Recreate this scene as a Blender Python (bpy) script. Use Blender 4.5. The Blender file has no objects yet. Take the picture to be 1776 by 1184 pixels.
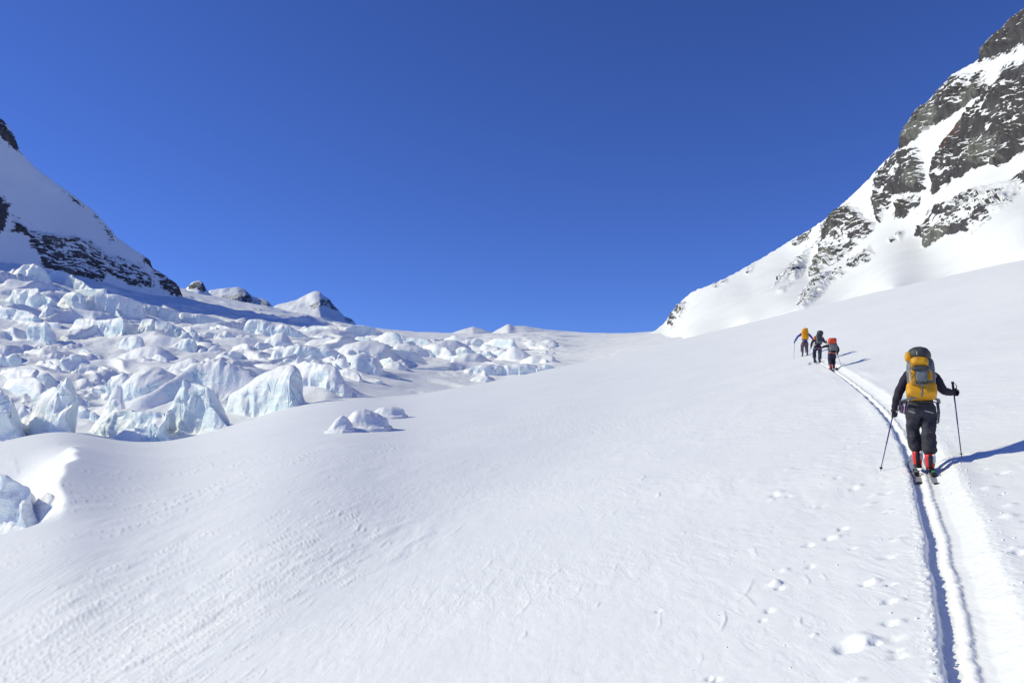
import bpy, bmesh, math, random
import numpy as np
from mathutils import Vector, Matrix

random.seed(7)
rng = np.random.default_rng(7)
SC = bpy.context.scene
COL = SC.collection

# ---------------------------------------------------------------- camera, sky, sun, exposure
PW, PH, FPX = 1776.0, 1184.0, 1381.0
PITCH = math.radians(6.0)
cam_d = bpy.data.cameras.new('camera')
cam_d.sensor_width = 36.0
cam_d.lens = 36.0 * FPX / PW
cam_d.clip_start = 0.1
cam_d.clip_end = 20000.0
cam = bpy.data.objects.new('camera', cam_d)
COL.objects.link(cam)
cam.rotation_euler = (math.pi / 2 + PITCH, 0, 0)
SC.camera = cam

SUN_EL = math.radians(32.0)
SUN_AZ = math.radians(5.0)          # how far the sun stands in front of straight left
TO_SUN = Vector((-math.cos(SUN_EL) * math.cos(SUN_AZ), math.cos(SUN_EL) * math.sin(SUN_AZ), math.sin(SUN_EL)))
world = bpy.data.worlds.new('World')
SC.world = world
world.use_nodes = True
wn, wl = world.node_tree.nodes, world.node_tree.links
wn.clear()
sky = wn.new('ShaderNodeTexSky')
sky.sky_type = 'NISHITA'
sky.sun_disc = False
sky.sun_elevation = SUN_EL
sky.sun_rotation = math.atan2(TO_SUN.x, TO_SUN.y)
sky.altitude = 2600
sky.air_density = 1.0
sky.dust_density = 0.05
sky.ozone_density = 5.0
tint = wn.new('ShaderNodeMix')      # the camera's saturated rendering of a high mountain sky, the same all round
tint.data_type = 'RGBA'
tint.blend_type = 'MULTIPLY'
tint.inputs[0].default_value = 1.0
tint.inputs[7].default_value = (0.44, 0.55, 0.97, 1.0)
bg = wn.new('ShaderNodeBackground')
bg.inputs['Strength'].default_value = 0.14
wo = wn.new('ShaderNodeOutputWorld')
wl.new(sky.outputs[0], tint.inputs[6])
wl.new(tint.outputs[2], bg.inputs[0])
wl.new(bg.outputs[0], wo.inputs[0])

sun_d = bpy.data.lights.new('sun', 'SUN')
sun_d.energy = 3.7
sun_d.angle = math.radians(0.5)
sun_d.color = (1.0, 0.955, 0.68)
sun = bpy.data.objects.new('sun', sun_d)
COL.objects.link(sun)
sun.rotation_euler = TO_SUN.to_track_quat('Z', 'Y').to_euler()

SC.view_settings.view_transform = 'Standard'
SC.view_settings.look = 'None'
SC.view_settings.gamma = 1.0
SC.view_settings.use_curve_mapping = False
SC.view_settings.exposure = 0.0
SC.render.engine = 'CYCLES'
SC.cycles.max_bounces = 6
SC.cycles.diffuse_bounces = 5

# ---------------------------------------------------------------- geometry of the survey: camera frame <-> world
CP, SP = math.cos(PITCH), math.sin(PITCH)


def to_world(x, y, z):
    return np.stack([np.asarray(x, float), y * CP - z * SP, y * SP + z * CP], -1)


def pix(px, py, d):
    """World point seen at photo pixel (px, py) at forward distance d."""
    return Vector(to_world((px - PW / 2) / FPX * d, d, (PH / 2 - py) / FPX * d))


# ---------------------------------------------------------------- numpy noise
_perm = np.concatenate([np.random.default_rng(11).permutation(512)] * 3)
_g3 = np.random.default_rng(12).normal(size=(512, 3))
_g3 /= np.linalg.norm(_g3, axis=1)[:, None]


def perlin(x, y, z=0.0):
    x, y, z = np.broadcast_arrays(np.asarray(x, float), np.asarray(y, float), np.asarray(z, float))
    xi, yi, zi = np.floor(x).astype(int), np.floor(y).astype(int), np.floor(z).astype(int)
    xf, yf, zf = x - xi, y - yi, z - zi
    fx, fy, fz = (t * t * t * (t * (t * 6 - 15) + 10) for t in (xf, yf, zf))
    xi, yi, zi = xi & 511, yi & 511, zi & 511

    def c(a, b, d):
        g = _g3[_perm[_perm[_perm[xi + a] + yi + b] + zi + d] & 511]
        return g[..., 0] * (xf - a) + g[..., 1] * (yf - b) + g[..., 2] * (zf - d)
    flat = not np.any(zf)
    def layer(d):
        a = c(0, 0, d) * (1 - fx) + c(1, 0, d) * fx
        b = c(0, 1, d) * (1 - fx) + c(1, 1, d) * fx
        return a * (1 - fy) + b * fy
    if flat:
        return layer(0) * 1.6
    return (layer(0) * (1 - fz) + layer(1) * fz) * 1.6


def fbm(x, y, z=0.0, o=4, gain=0.5, lac=2.03):
    s, a, f = 0.0, 1.0, 1.0
    for i in range(o):
        s = s + a * perlin(x * f + 17.3 * i, y * f - 9.1 * i, z * f + 3.7 * i if np.any(z) else 0.0)
        a *= gain
        f *= lac
    return s


def ridged(x, y, z=0.0, o=4, gain=0.5):
    s, a, f = 0.0, 1.0, 1.0
    for i in range(o):
        s = s + a * (1 - 2 * np.abs(perlin(x * f + 7.7 * i, y * f + 5.1 * i, z * f + 1.3 * i if np.any(z) else 0.0)))
        a *= gain
        f *= 2.1
    return s


def sstep(a, b, x):
    t = np.clip((x - a) / (b - a), 0, 1)
    return t * t * (3 - 2 * t)


class TPS:
    """Thin plate spline through scattered points."""

    def __init__(self, P, V, lam=1e-4):
        P = np.asarray(P, float)
        V = np.asarray(V, float)
        n = len(P)
        K = self.k(np.linalg.norm(P[:, None] - P[None], axis=-1)) + lam * np.eye(n)
        A = np.zeros((n + 3, n + 3))
        A[:n, :n] = K
        A[:n, n] = 1
        A[:n, n + 1:] = P
        A[n, :n] = 1
        A[n + 1:, :n] = P.T
        self.w = np.linalg.solve(A, np.concatenate([V, np.zeros(3)]))
        self.P = P

    @staticmethod
    def k(r):
        return np.where(r > 1e-9, r * r * np.log(np.maximum(r, 1e-9)), 0.0)

    def __call__(self, a, b):
        a, b = np.asarray(a, float), np.asarray(b, float)
        n = len(self.P)
        s = self.w[n] + self.w[n + 1] * a + self.w[n + 2] * b
        for i in range(n):
            s = s + self.w[i] * self.k(np.hypot(a - self.P[i, 0], b - self.P[i, 1]))
        return s


def uu(px):
    return (np.asarray(px, float) - PW / 2) / FPX


def vv(py):
    return (PH / 2 - np.asarray(py, float)) / FPX


def pinterp(x, xs, ys):
    """Smooth monotone-ish interpolation: linear interp convolved a little."""
    xs, ys = np.asarray(xs, float), np.asarray(ys, float)
    fine = np.linspace(xs[0], xs[-1], 1200)
    yf = np.interp(fine, xs, ys)
    k = np.hanning(61)
    k /= k.sum()
    yf = np.convolve(np.pad(yf, 30, mode='edge'), k, mode='valid')
    return np.interp(x, fine, yf)


# ---------------------------------------------------------------- the near snow slope as a height function (camera frame)
_e = np.array([  # photo px, py of the slope's far edge, its distance, how hard it rolls over
    (-700, 900, 80, 2.5), (-200, 815, 88, 2.5), (0, 766, 92, 2.5), (60, 752, 94, 2.5), (120, 744, 95, 2.5), (180, 760, 96, 2.5), (240, 768, 97, 2.2),
    (310, 764, 98, 2.2), (400, 738, 104, 2.4), (450, 721, 108, 2.6), (500, 706, 114, 2.8), (590, 689, 128, 3.0), (700, 688, 145, 3.0),
    (860, 660, 180, 3.0), (960, 638, 215, 2.4), (1040, 622, 240, 1.2), (1120, 603, 255, 0.7), (1200, 584, 250, 0.5), (1300, 560, 225, 0.5),
    (1400, 535, 185, 0.5), (1550, 500, 130, 0.5), (1776, 450, 82, 0.5), (2000, 400, 70, 0.5), (2600, 300, 60, 0.5)])


def slope_z(X, Y):
    """Height of the smooth near slope, camera frame."""
    X, Y = np.asarray(X, float), np.asarray(Y, float)
    z = -2.3 + 0.28 * X - 0.091 * Y
    Yp = np.maximum(Y, 4.0)
    u = np.clip(X / Yp, -1.1, 1.2)
    p = u * FPX + PW / 2
    ue, Ye, R = uu(_e[:, 0]), _e[:, 2], _e[:, 3]
    ye = pinterp(p, _e[:, 0], _e[:, 1])
    Yd = np.exp(pinterp(p, _e[:, 0], np.log(Ye)))
    Rr = pinterp(p, _e[:, 0], R)
    ve = vv(ye)
    vp = 0.28 * u - 0.091 - 2.3 / Yd
    Y0 = 13.0 + 20.0 * sstep(-0.35, 0.30, u)
    t = (np.log(Yp) - np.log(Y0)) / (np.log(Yd) - np.log(Y0))
    t = np.clip(0.06 * np.logaddexp(0, t / 0.06), 0, 1)
    ramp = 1 - (1 - t) ** 3
    over = np.maximum(np.log(Yp / Yd), 0)
    dv = (ve - vp) * ramp - Rr * over ** 2 * 0.6
    back = sstep(0, 6, Y)
    # wind scoop at the far left: a sharp lip with a bowl that falls away to the left of it
    pc = 112.0 + 1.1 * (Y - 34) + 8 * np.sin(Y / 3.1) + 4 * np.sin(Y / 1.1 + 1)
    win = sstep(25, 31, Y) * (1 - sstep(50, 64, Y))
    bowl = -2.1 * win * sstep(0, 1, (pc - p) / 105.0) ** 0.8 + 0.35 * win * np.exp(-np.maximum(p - pc, 0) / 60.0) * sstep(-20, 8, p - pc)
    return z + dv * Yp * back + bowl


def slope_hit(px, py):
    u, v = float(uu(px)), float(vv(py))
    Y = np.exp(np.linspace(math.log(2.5), math.log(300), 4000))
    f = slope_z(u * Y, Y) / Y - v
    i = int(np.argmax(f > 0)) if np.any(f > 0) else len(Y) - 1
    return u * Y[i], Y[i]


# the skin track: sideways position of its middle as a function of forward distance
_tp = [slope_hit(*q) for q in [(1700, 1183), (1690, 1060), (1681, 985), (1656, 900), (1634, 850), (1616, 818), (1590, 780), (1560, 741),
                               (1533, 703), (1514, 679), (1482, 655), (1452, 640), (1425, 629), (1398, 618)]]
_tp = sorted(_tp, key=lambda q: q[1])
_tx = np.array([-0.9, -0.35] + [q[0] for q in _tp] + [_tp[-1][0] + 2.0])
_ty = np.array([-6.0, -1.0] + [q[1] for q in _tp] + [_tp[-1][1] + 9.0])
_yf = np.concatenate([np.linspace(-6, 14, 900), np.linspace(14.03, _ty[-1], 900)])
_pf = np.polynomial.polynomial.Polynomial.fit(_ty, _tx, 6, w=np.where(_ty > 0, 1.0, 0.3))
TRACK_END = _ty[-3] + 1.0


def track_x(Y):
    return np.interp(Y, _yf, _pf(_yf))


def track_d(X, Y):
    g = (track_x(Y + 0.05) - track_x(Y - 0.05)) / 0.1
    return (X - track_x(Y)) / np.sqrt(1 + g * g)


# small pits, pole holes and lumps of snow seen on the slope: (px, py, dent, mound, size)
_pits = [(1470, 1124, .07, 0, .07), (1490, 1112, 0, .045, .09), (1519, 1116, .06, 0, .03), (1503, 1012, .05, 0, .045), (1517, 1008, 0, .03, .05),
         (1544, 1044, .05, 0, .04), (1557, 1043, 0, .03, .04), (1544, 1081, .05, 0, .04), (1558, 1080, 0, .03, .04), (1625, 1116, .05, 0, .04),
         (1612, 1112, 0, .02, .04), (1345, 1013, 0, .05, .05), (1352, 1020, .03, 0, .04), (1461, 915, .05, 0, .04), (1402, 944, .04, 0, .05), (1438, 932, .04, 0, .05),
         (1450, 930, 0, .03, .06), (1344, 858, .05, .0, .06), (1350, 853, 0, .035, .05), (1766, 957, .05, 0, .05), (1750, 895, 0, .03, .06), (1757, 952, 0, .03, .05),
         (1680, 797, .03, 0, .05), (1715, 845, 0, .025, .07), (1740, 815, .03, 0, .06), (1480, 845, .03, 0, .05), (1510, 870, 0, .02, .07), (1560, 935, 0, .02, .06),
         (1527, 816, .03, .0, .03), (1668, 794, .03, .0, .03)]
_pitw = []
for a in _pits:
    x, y = slope_hit(a[0], a[1])
    _pitw.append((x, y, a[2], a[3], a[4]))
for i in range(26):      # pole holes on either side of the track
    y = 4.2 + i * 0.62 + rng.uniform(-.12, .12)
    _pitw.append((float(track_x(y)) + (.62 if i % 2 else -.58) + rng.uniform(-.06, .06), y, .045, 0, .016 + .008 * rng.random()))
for i in range(80):      # loose crust broken out beside the track
    y = 4 + 16 * rng.random() ** 1.5
    off = (0.4 + abs(rng.normal()) * 1.1) * (1 if rng.random() < .45 else -1)
    s = .02 + .04 * rng.random()
    k = rng.random()
    _pitw.append((float(track_x(y)) + off, y, .026 * (k < .5), .022 * (k >= .5), s))

WD = np.array([0.30, 1.0]) / math.hypot(0.30, 1.0)     # the wind's line over the slope


def slope_detail(X, Y, ds):
    """Wind relief of the crust; ds = local mesh spacing (shorter waves fade out where the mesh cannot hold them)."""
    a = X * WD[0] + Y * WD[1]
    b = X * WD[1] - Y * WD[0]

    def keep(w):
        return np.clip(w / (2.2 * ds) - 0.6, 0, 1)
    d = 0.10 * fbm(X / 14, Y / 14, o=3) * sstep(3, 12, np.hypot(X, Y))
    wa = a + 0.8 * perlin(a / 2.1, b / 1.3)
    wb = b + 0.35 * perlin(a / 1.7 + 5, b / 1.1)
    patch = sstep(-0.15, 0.5, fbm(a / 9 + 3, b / 6, o=3))
    left = sstep(4, -6, X)
    r1 = perlin(wa / 2.6, wb / 0.75)
    d = d + 0.008 * r1 * keep(0.75)
    # scarps: steep little fronts across the wind with a smooth tail
    for wl_, wt, amp, sd in ((1.7, 0.62, 0.022, 0.0), (0.9, 0.34, 0.011, 9.0), (0.5, .2, .005, 21.0)):
        q = perlin(wa / wl_ + sd, wb / wt + sd)
        d = d + amp * (0.15 + 0.85 * patch) * (0.6 + 0.9 * left) * (np.maximum(q, 0) ** 0.7 - np.maximum(-q - .25, 0) * 0.5) * keep(wt)
    d = d + (0.002 + 0.007 * left) * patch * ridged(wa / 1.1, wb / 0.22, o=2) * keep(0.22)
    d = d + 0.003 * fbm(X / 0.16, Y / 0.16, o=2) * keep(0.16)
    return d


def pits(X, Y):
    d = np.zeros_like(X)
    for (x, y, dn, up, s) in _pitw:
        m = (np.abs(X - x) < 4 * s) & (np.abs(Y - y) < 4 * s)
        if m.any():
            q = ((X[m] - x) ** 2 + ((Y[m] - y) / 1.15) ** 2) / (s * s) * np.exp(0.9 * perlin(X[m] / s / 1.3, Y[m] / s / 1.3))
            d[m] += (up - dn) * np.exp(-q ** 1.4)
    return d


# ---------------------------------------------------------------- the glacier as a height function (camera frame)
_g = [(-500, 930, 75), (-250, 870, 78), (0, 905, 74), (80, 890, 78), (0, 790, 92), (100, 790, 92), (0, 765, 106), (120, 752, 104), (185, 780, 98), (230, 772, 103),
      (0, 745, 128), (100, 742, 128), (200, 752, 120), (300, 750, 110), (400, 736, 114), (470, 722, 122), (540, 700, 132), (600, 698, 134), (640, 700, 140), (690, 690, 160), (760, 685, 180),
      (-300, 700, 190), (0, 680, 165), (120, 680, 165), (250, 690, 160), (360, 680, 160), (480, 670, 170), (600, 650, 190), (700, 655, 205), (820, 655, 225), (930, 640, 245),
      (-300, 590, 290), (0, 625, 225), (150, 630, 225), (300, 630, 225), (450, 630, 230), (600, 625, 245), (720, 630, 265), (850, 625, 290), (960, 620, 290),
      (0, 580, 280), (150, 585, 280), (300, 592, 290), (450, 600, 300), (600, 600, 320), (720, 610, 330), (850, 605, 360), (960, 603, 350), (1060, 605, 310), (1150, 592, 300), (1250, 580, 270),
      (-300, 470, 400), (0, 530, 345), (150, 545, 350), (300, 560, 370), (420, 568, 390), (560, 580, 420), (700, 592, 440), (820, 595, 440), (900, 588, 430), (1000, 588, 420),
      (0, 480, 410), (120, 500, 420), (240, 525, 450), (340, 540, 480), (450, 545, 520), (560, 560, 540), (680, 578, 560), (800, 583, 560), (900, 578, 540), (1000, 577, 500), (1100, 577, 470), (1200, 570, 430), (1300, 575, 400),
      (0, 452, 470), (120, 480, 500), (240, 508, 530), (320, 520, 560), (450, 533, 620), (600, 562, 640), (-300, 420, 480)]
_gt = TPS([(uu(a) * 2.2, math.log(c)) for a, b, c in _g], [vv(b) for a, b, c in _g], lam=2e-3)
_gs = np.array([(-800, 700), (320, 640), (450, 640), (600, 640), (700, 620), (800, 600), (900, 550), (1000, 510), (1100, 470), (1300, 400)])


def glacier_z(X, Y):
    X, Y = np.asarray(X, float), np.asarray(Y, float)
    u = X / Y
    p = u * FPX + PW / 2
    Ys = np.interp(p, _gs[:, 0], _gs[:, 1])
    v = _gt(u * 2.2, np.log(np.minimum(Y, Ys)))
    over = np.maximum(np.log(Y / Ys), 0)
    v = v - 0.9 * over ** 1.5 - 0.25 * over
    return v * Y


def glacier_hit(px, py):
    u, v = float(uu(px)), float(vv(py))
    Y = np.exp(np.linspace(math.log(66), math.log(620), 1500))
    f = glacier_z(u * Y, Y) / Y - v
    i = int(np.argmax(f > 0)) if np.any(f > 0) else len(Y) - 1
    return float(Y[i])


def ice_mask(X, Y):
    p = X / Y * FPX + PW / 2
    m = sstep(112, 135, Y) * (1 - 0.5 * sstep(560, 700, p)) * (1 - 0.7 * sstep(560, 640, p) * (1 - sstep(190, 240, Y))) * (1 - sstep(430, 560, Y) * 0.7)
    m = m * (1 - sstep(940, 1020, p))
    return m


def glacier_detail(X, Y):
    m = ice_mask(X, Y)
    p = X / Y * FPX + PW / 2
    d = 0.5 * fbm(X / 30, Y / 30, o=3) + 0.10 * fbm(X / 5, Y / 7, o=2)
    # broken steps: steep fronts facing down the glacier, gentle snow backs
    warp = 26 * perlin(X / 55, Y / 70) + 9 * perlin(X / 17 + 4, Y / 25)
    q = (Y * 0.93 - 0.30 * X + warp) / 27
    fr = q - np.floor(q)
    saw = (1 - fr) * sstep(0, 0.10, fr)
    amp = 6.0 * np.clip(0.30 + 1.3 * perlin(X / 33 + 9, Y / 33 + 2), 0, 1)
    q2 = (Y * 0.8 + 0.55 * X + 7 * perlin(X / 14 + 1, Y / 18 + 8)) / 13
    f2 = q2 - np.floor(q2)
    saw2 = (1 - f2) * sstep(0, 0.14, f2)
    amp2 = 2.4 * np.clip(0.1 + 1.4 * perlin(X / 22 + 3, Y / 24 + 12), 0, 1)
    d = d + m * (amp * saw + amp2 * saw2 + 1.5 * ridged(X / 26 + 3, Y / 22, o=3, gain=.4) * np.clip(.5 + perlin(X / 40, Y / 40 + 7), 0, 1.2))
    d = d + m * (0.5 * np.abs(fbm(X / 9 + 5, Y / 10, o=3)) + 0.05 * fbm(X / 2.2, Y / 2.6, o=2))
    d = d + m * 0.8 * sstep(.05, .45, perlin(X / 19 + 6, Y / 19 + 1)) * np.maximum(ridged(X / 5.5, Y / 6.5, o=3) - .3, 0)
    # wind ripples in the hollow behind the near slope
    rip = sstep(0.0, 0.4, perlin(X / 40 + 2, Y / 30)) * (p > 560)
    d = d + 0.16 * rip * perlin(X / 3.0, Y / 5.5)
    return d


# ---------------------------------------------------------------- materials
def mat(name, base=(0.8, 0.8, 0.8), rough=0.6, metallic=0.0, spec=0.4, noise=None, bump=None):
    """Principled material with a little procedural mottling: noise = (scale, amount), bump = (scale, strength, distance)."""
    m = bpy.data.materials.new(name)
    m.use_nodes = True
    nt = m.node_tree
    b = nt.nodes['Principled BSDF']
    b.inputs['Base Color'].default_value = (*base, 1)
    b.inputs['Roughness'].default_value = rough
    b.inputs['Metallic'].default_value = metallic
    b.inputs['Specular IOR Level'].default_value = spec
    tc = nt.nodes.new('ShaderNodeTexCoord')
    if noise:
        n = nt.nodes.new('ShaderNodeTexNoise')
        n.inputs['Scale'].default_value = noise[0]
        n.inputs['Detail'].default_value = 4
        nt.links.new(tc.outputs['Object'], n.inputs['Vector'])
        r = nt.nodes.new('ShaderNodeValToRGB')
        k = noise[1]
        r.color_ramp.elements[0].position = 0.3
        r.color_ramp.elements[1].position = 0.7
        r.color_ramp.elements[0].color = (*[c * (1 - k) for c in base], 1)
        r.color_ramp.elements[1].color = (*[min(1, c * (1 + k)) for c in base], 1)
        nt.links.new(n.outputs[0], r.inputs[0])
        nt.links.new(r.outputs[0], b.inputs['Base Color'])
    if bump:
        n2 = nt.nodes.new('ShaderNodeTexNoise')
        n2.inputs['Scale'].default_value = bump[0]
        n2.inputs['Detail'].default_value = 3
        nt.links.new(tc.outputs['Object'], n2.inputs['Vector'])
        bp = nt.nodes.new('ShaderNodeBump')
        bp.inputs['Strength'].default_value = bump[1]
        bp.inputs['Distance'].default_value = bump[2]
        nt.links.new(n2.outputs[0], bp.inputs['Height'])
        nt.links.new(bp.outputs[0], b.inputs['Normal'])
    return m


class NT:
    """Short hand for node trees."""

    def __init__(self, name):
        self.m = bpy.data.materials.new(name)
        self.m.use_nodes = True
        self.t = self.m.node_tree
        self.b = self.t.nodes['Principled BSDF']
        self.tc = self.t.nodes.new('ShaderNodeTexCoord').outputs['Object']

    def link(self, a, b):
        if isinstance(a, (int, float)):
            b.default_value = a
        elif isinstance(a, tuple):
            b.default_value = (*a, 1) if len(a) == 3 and b.type == 'RGBA' else a
        else:
            self.t.links.new(a, b)

    def mapped(self, scale=(1, 1, 1), rot=(0, 0, 0), src=None):
        n = self.t.nodes.new('ShaderNodeMapping')
        n.inputs['Scale'].default_value = scale
        n.inputs['Rotation'].default_value = rot
        self.link(src or self.tc, n.inputs['Vector'])
        return n.outputs[0]

    def noise(self, scale, detail=4, rough=0.55, vec=None, dist=0.0):
        n = self.t.nodes.new('ShaderNodeTexNoise')
        n.inputs['Scale'].default_value = scale
        n.inputs['Detail'].default_value = detail
        n.inputs['Roughness'].default_value = rough
        n.inputs['Distortion'].default_value = dist
        self.link(vec or self.tc, n.inputs['Vector'])
        return n.outputs[0]

    def voro(self, scale, vec=None, feature='F1'):
        n = self.t.nodes.new('ShaderNodeTexVoronoi')
        n.feature = feature
        n.inputs['Scale'].default_value = scale
        self.link(vec or self.tc, n.inputs['Vector'])
        return n.outputs['Distance']

    def math(self, op, a, b=0.0, c=None):
        n = self.t.nodes.new('ShaderNodeMath')
        n.operation = op
        self.link(a, n.inputs[0])
        self.link(b, n.inputs[1])
        if c is not None:
            self.link(c, n.inputs[2])
        return n.outputs[0]

    def ramp(self, f, stops):
        n = self.t.nodes.new('ShaderNodeValToRGB')
        e = n.color_ramp.elements
        while len(e) < len(stops):
            e.new(0.5)
        for k, (p, c) in enumerate(stops):
            e[k].position = p
            e[k].color = (c, c, c, 1) if isinstance(c, (int, float)) else (*c, 1)
        self.link(f, n.inputs[0])
        return n.outputs[0]

    def mix(self, f, a, b):
        n = self.t.nodes.new('ShaderNodeMix')
        n.data_type = 'RGBA'
        self.link(f, n.inputs[0])
        self.link(a, n.inputs[6])
        self.link(b, n.inputs[7])
        return n.outputs[2]

    def attr(self, name):
        n = self.t.nodes.new('ShaderNodeAttribute')
        n.attribute_name = name
        return n.outputs['Fac']

    def normal_z(self):
        g = self.t.nodes.new('ShaderNodeNewGeometry')
        s = self.t.nodes.new('ShaderNodeSeparateXYZ')
        self.link(g.outputs['Normal'], s.inputs[0])
        return s.outputs['Z']

    def bump(self, h, strength, dist, normal=None):
        n = self.t.nodes.new('ShaderNodeBump')
        n.inputs['Strength'].default_value = strength
        n.inputs['Distance'].default_value = dist
        self.link(h, n.inputs['Height'])
        if normal is not None:
            self.link(normal, n.inputs['Normal'])
        return n.outputs[0]

    def done(self, color, rough=0.6, normal=None, spec=0.3):
        self.link(color, self.b.inputs['Base Color'])
        self.link(rough, self.b.inputs['Roughness'])
        self.b.inputs['Specular IOR Level'].default_value = spec
        if normal is not None:
            self.link(normal, self.b.inputs['Normal'])
        return self.m


SNOW = (0.90, 0.91, 0.92)


def snow_material():
    n = NT('wind_crusted_snow')
    streak = n.mapped((3.4, 0.85, 1.0), (0, 0, math.radians(16.7)))
    h1 = n.noise(1.5, 5, 0.6, streak, 0.4)
    h2 = n.noise(26, 4, 0.6)
    h3 = n.noise(160, 2, 0.6)
    patch = n.ramp(n.noise(0.16, 3), [(0.42, 0.0), (0.62, 1.0)])
    h1 = n.math('MULTIPLY', n.ramp(h1, [(0.40, 0.0), (0.56, 0.75), (0.75, 1.0)]), n.math('MULTIPLY_ADD', patch, 0.7, 0.3))
    b1 = n.bump(h1, 0.40, 0.022)
    b2 = n.bump(h2, 0.35, 0.007, b1)
    b3 = n.bump(h3, 0.2, 0.0015, b2)
    tint = n.ramp(n.noise(0.35, 4), [(0.35, (0.875, 0.89, 0.905)), (0.65, (0.905, 0.915, 0.925))])
    return n.done(tint, 0.55, b3, 0.25)


def glacier_material(name, lo, hi):
    n = NT(name)
    nz = n.normal_z()
    w = n.noise(0.35, 7, 0.62)
    steep = n.math('ADD', nz, n.math('MULTIPLY_ADD', w, 1.1, -0.55))
    ice = n.ramp(steep, [(lo, 1.0), (hi, 0.0)])
    deep = n.ramp(n.noise(0.10, 3), [(0.42, 0.0), (0.68, 1.0)])
    icec = n.mix(deep, (0.83, 0.90, 0.915), (0.60, 0.81, 0.86))
    band = n.noise(0.55, 5, 0.65, n.mapped((0.5, 0.5, 3.2), (0.15, 0.12, 0)))
    icec = n.mix(n.ramp(band, [(0.40, 0.0), (0.62, 0.55)]), icec, (0.85, 0.88, 0.90))
    snowc = (0.90, 0.91, 0.92)
    crack = n.voro(0.42, n.mapped((1.0, 1.0, 0.55), (0.1, 0.2, 0.3), None), 'DISTANCE_TO_EDGE')
    crack = n.math('MULTIPLY', n.ramp(crack, [(0.0, 1.0), (0.055, 0.0)]), n.ramp(n.noise(0.3, 3), [(0.48, 0.0), (0.60, 1.0)]))
    icec = n.mix(n.math('MULTIPLY', crack, 0.6), icec, (0.30, 0.55, 0.66))
    col = n.mix(ice, snowc, icec)
    h = n.noise(0.9, 6, 0.62)
    hs = n.noise(2.6, 4, 0.6, n.mapped((2.2, 0.6, 1), (0, 0, math.radians(18))))
    b = n.bump(h, 0.35, 0.35)
    b = n.bump(n.math('MULTIPLY', n.math('SUBTRACT', n.math('MULTIPLY', band, 0.8), crack), ice), 0.5, 0.35, b)
    b = n.bump(hs, 0.30, 0.12, b)
    rough = n.math('MULTIPLY_ADD', ice, -0.2, 0.62)
    return n.done(col, rough, b, 0.3)


def rock_material(name, rot_y, dens=0.0, tone=1.0):
    n = NT(name)
    a = n.attr('rock')
    strata = n.mapped((0.28, 0.28, 1.0), (0, rot_y, 0))
    k1 = n.noise(1.0, 7, 0.66, strata, 0.6)
    k2 = n.noise(0.22, 8, 0.7)
    nz = n.normal_z()
    mixk = n.math('ADD', n.math('MULTIPLY', k1, 0.55), n.math('MULTIPLY', k2, 0.45))
    # rock shows where the mask is strong; snow lies on ledges
    s = n.math('ADD', n.math('ADD', a, n.math('MULTIPLY_ADD', mixk, 4.4, -2.2)), n.math('MULTIPLY_ADD', nz, -1.0, 0.36 + dens))
    f = n.math('MULTIPLY', n.ramp(s, [(0.475, 0.0), (0.525, 1.0)]), n.ramp(a, [(0.04, 0.0), (0.10, 1.0)]))
    t1 = n.noise(0.05, 4)
    stv = n.noise(0.5, 6, 0.7, n.mapped((1.0, 1.0, 0.18), (0, 0.15, 0)))
    dark = n.mix(n.ramp(stv, [(0.30, 0.0), (0.72, 1.0)]), tuple(c * tone for c in (0.036, 0.034, 0.040)), tuple(c * tone for c in (0.115, 0.108, 0.112)))
    light = n.mix(n.ramp(stv, [(0.30, 0.0), (0.70, 1.0)]), tuple(c * tone for c in (0.060, 0.063, 0.058)), tuple(c * tone for c in (0.24, 0.245, 0.22)))
    t2 = n.math('ADD', n.math('ADD', t1, n.math('MULTIPLY_ADD', k2, 0.5, -0.25)), n.math('MULTIPLY', n.attr('pale'), 0.30))
    col = n.mix(n.ramp(t2, [(0.57, 0.0), (0.70, 0.95)]), dark, light)
    col = n.mix(n.math('MULTIPLY', n.attr('rust'), 0.75), col, (0.11, 0.045, 0.028))
    rust = n.ramp(n.noise(0.035, 3, vec=n.mapped((1, 1, 1), (0.4, 0.1, 0.8))), [(0.66, 0.0), (0.72, 0.6)])
    col = n.mix(rust, col, (0.085, 0.042, 0.028))
    out = n.mix(f, (0.83, 0.845, 0.86), col)
    hb = n.noise(0.8, 8, 0.7, n.mapped((1.2, 1.2, 0.5), (0, rot_y * 0.4, 0)))
    bs = n.bump(n.math('MULTIPLY', hb, f), 0.9, 0.9)
    bs = n.bump(n.noise(1.4, 4), 0.12, 0.12, bs)
    return n.done(out, n.math('MULTIPLY_ADD', f, 0.2, 0.6), bs, 0.25)


M_SNOW = snow_material()
M_ICE = glacier_material('glacier_snow_and_ice', 0.24, 0.40)
M_ICE_SNOWY = glacier_material('snow_plastered_ice', 0.0, 0.16)
M_ROCK = rock_material('snowy_rock_face', math.radians(33), 0.03)
M_ROCK_SHADE = rock_material('dark_snowy_rock', math.radians(-30), -0.02, 1.0)


# ---------------------------------------------------------------- object helpers
def tag(o, label=None, cat=None, group=None, kind=None):
    for k, v in (('label', label), ('category', cat), ('group', group), ('kind', kind)):
        if v:
            o[k] = v
    return o


def link(name, me, material, parent=None):
    o = bpy.data.objects.new(name, me)
    COL.objects.link(o)
    for m in (material if isinstance(material, (list, tuple)) else [material]):
        me.materials.append(m)
    if parent is not None:
        o.parent = parent
    return o


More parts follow.
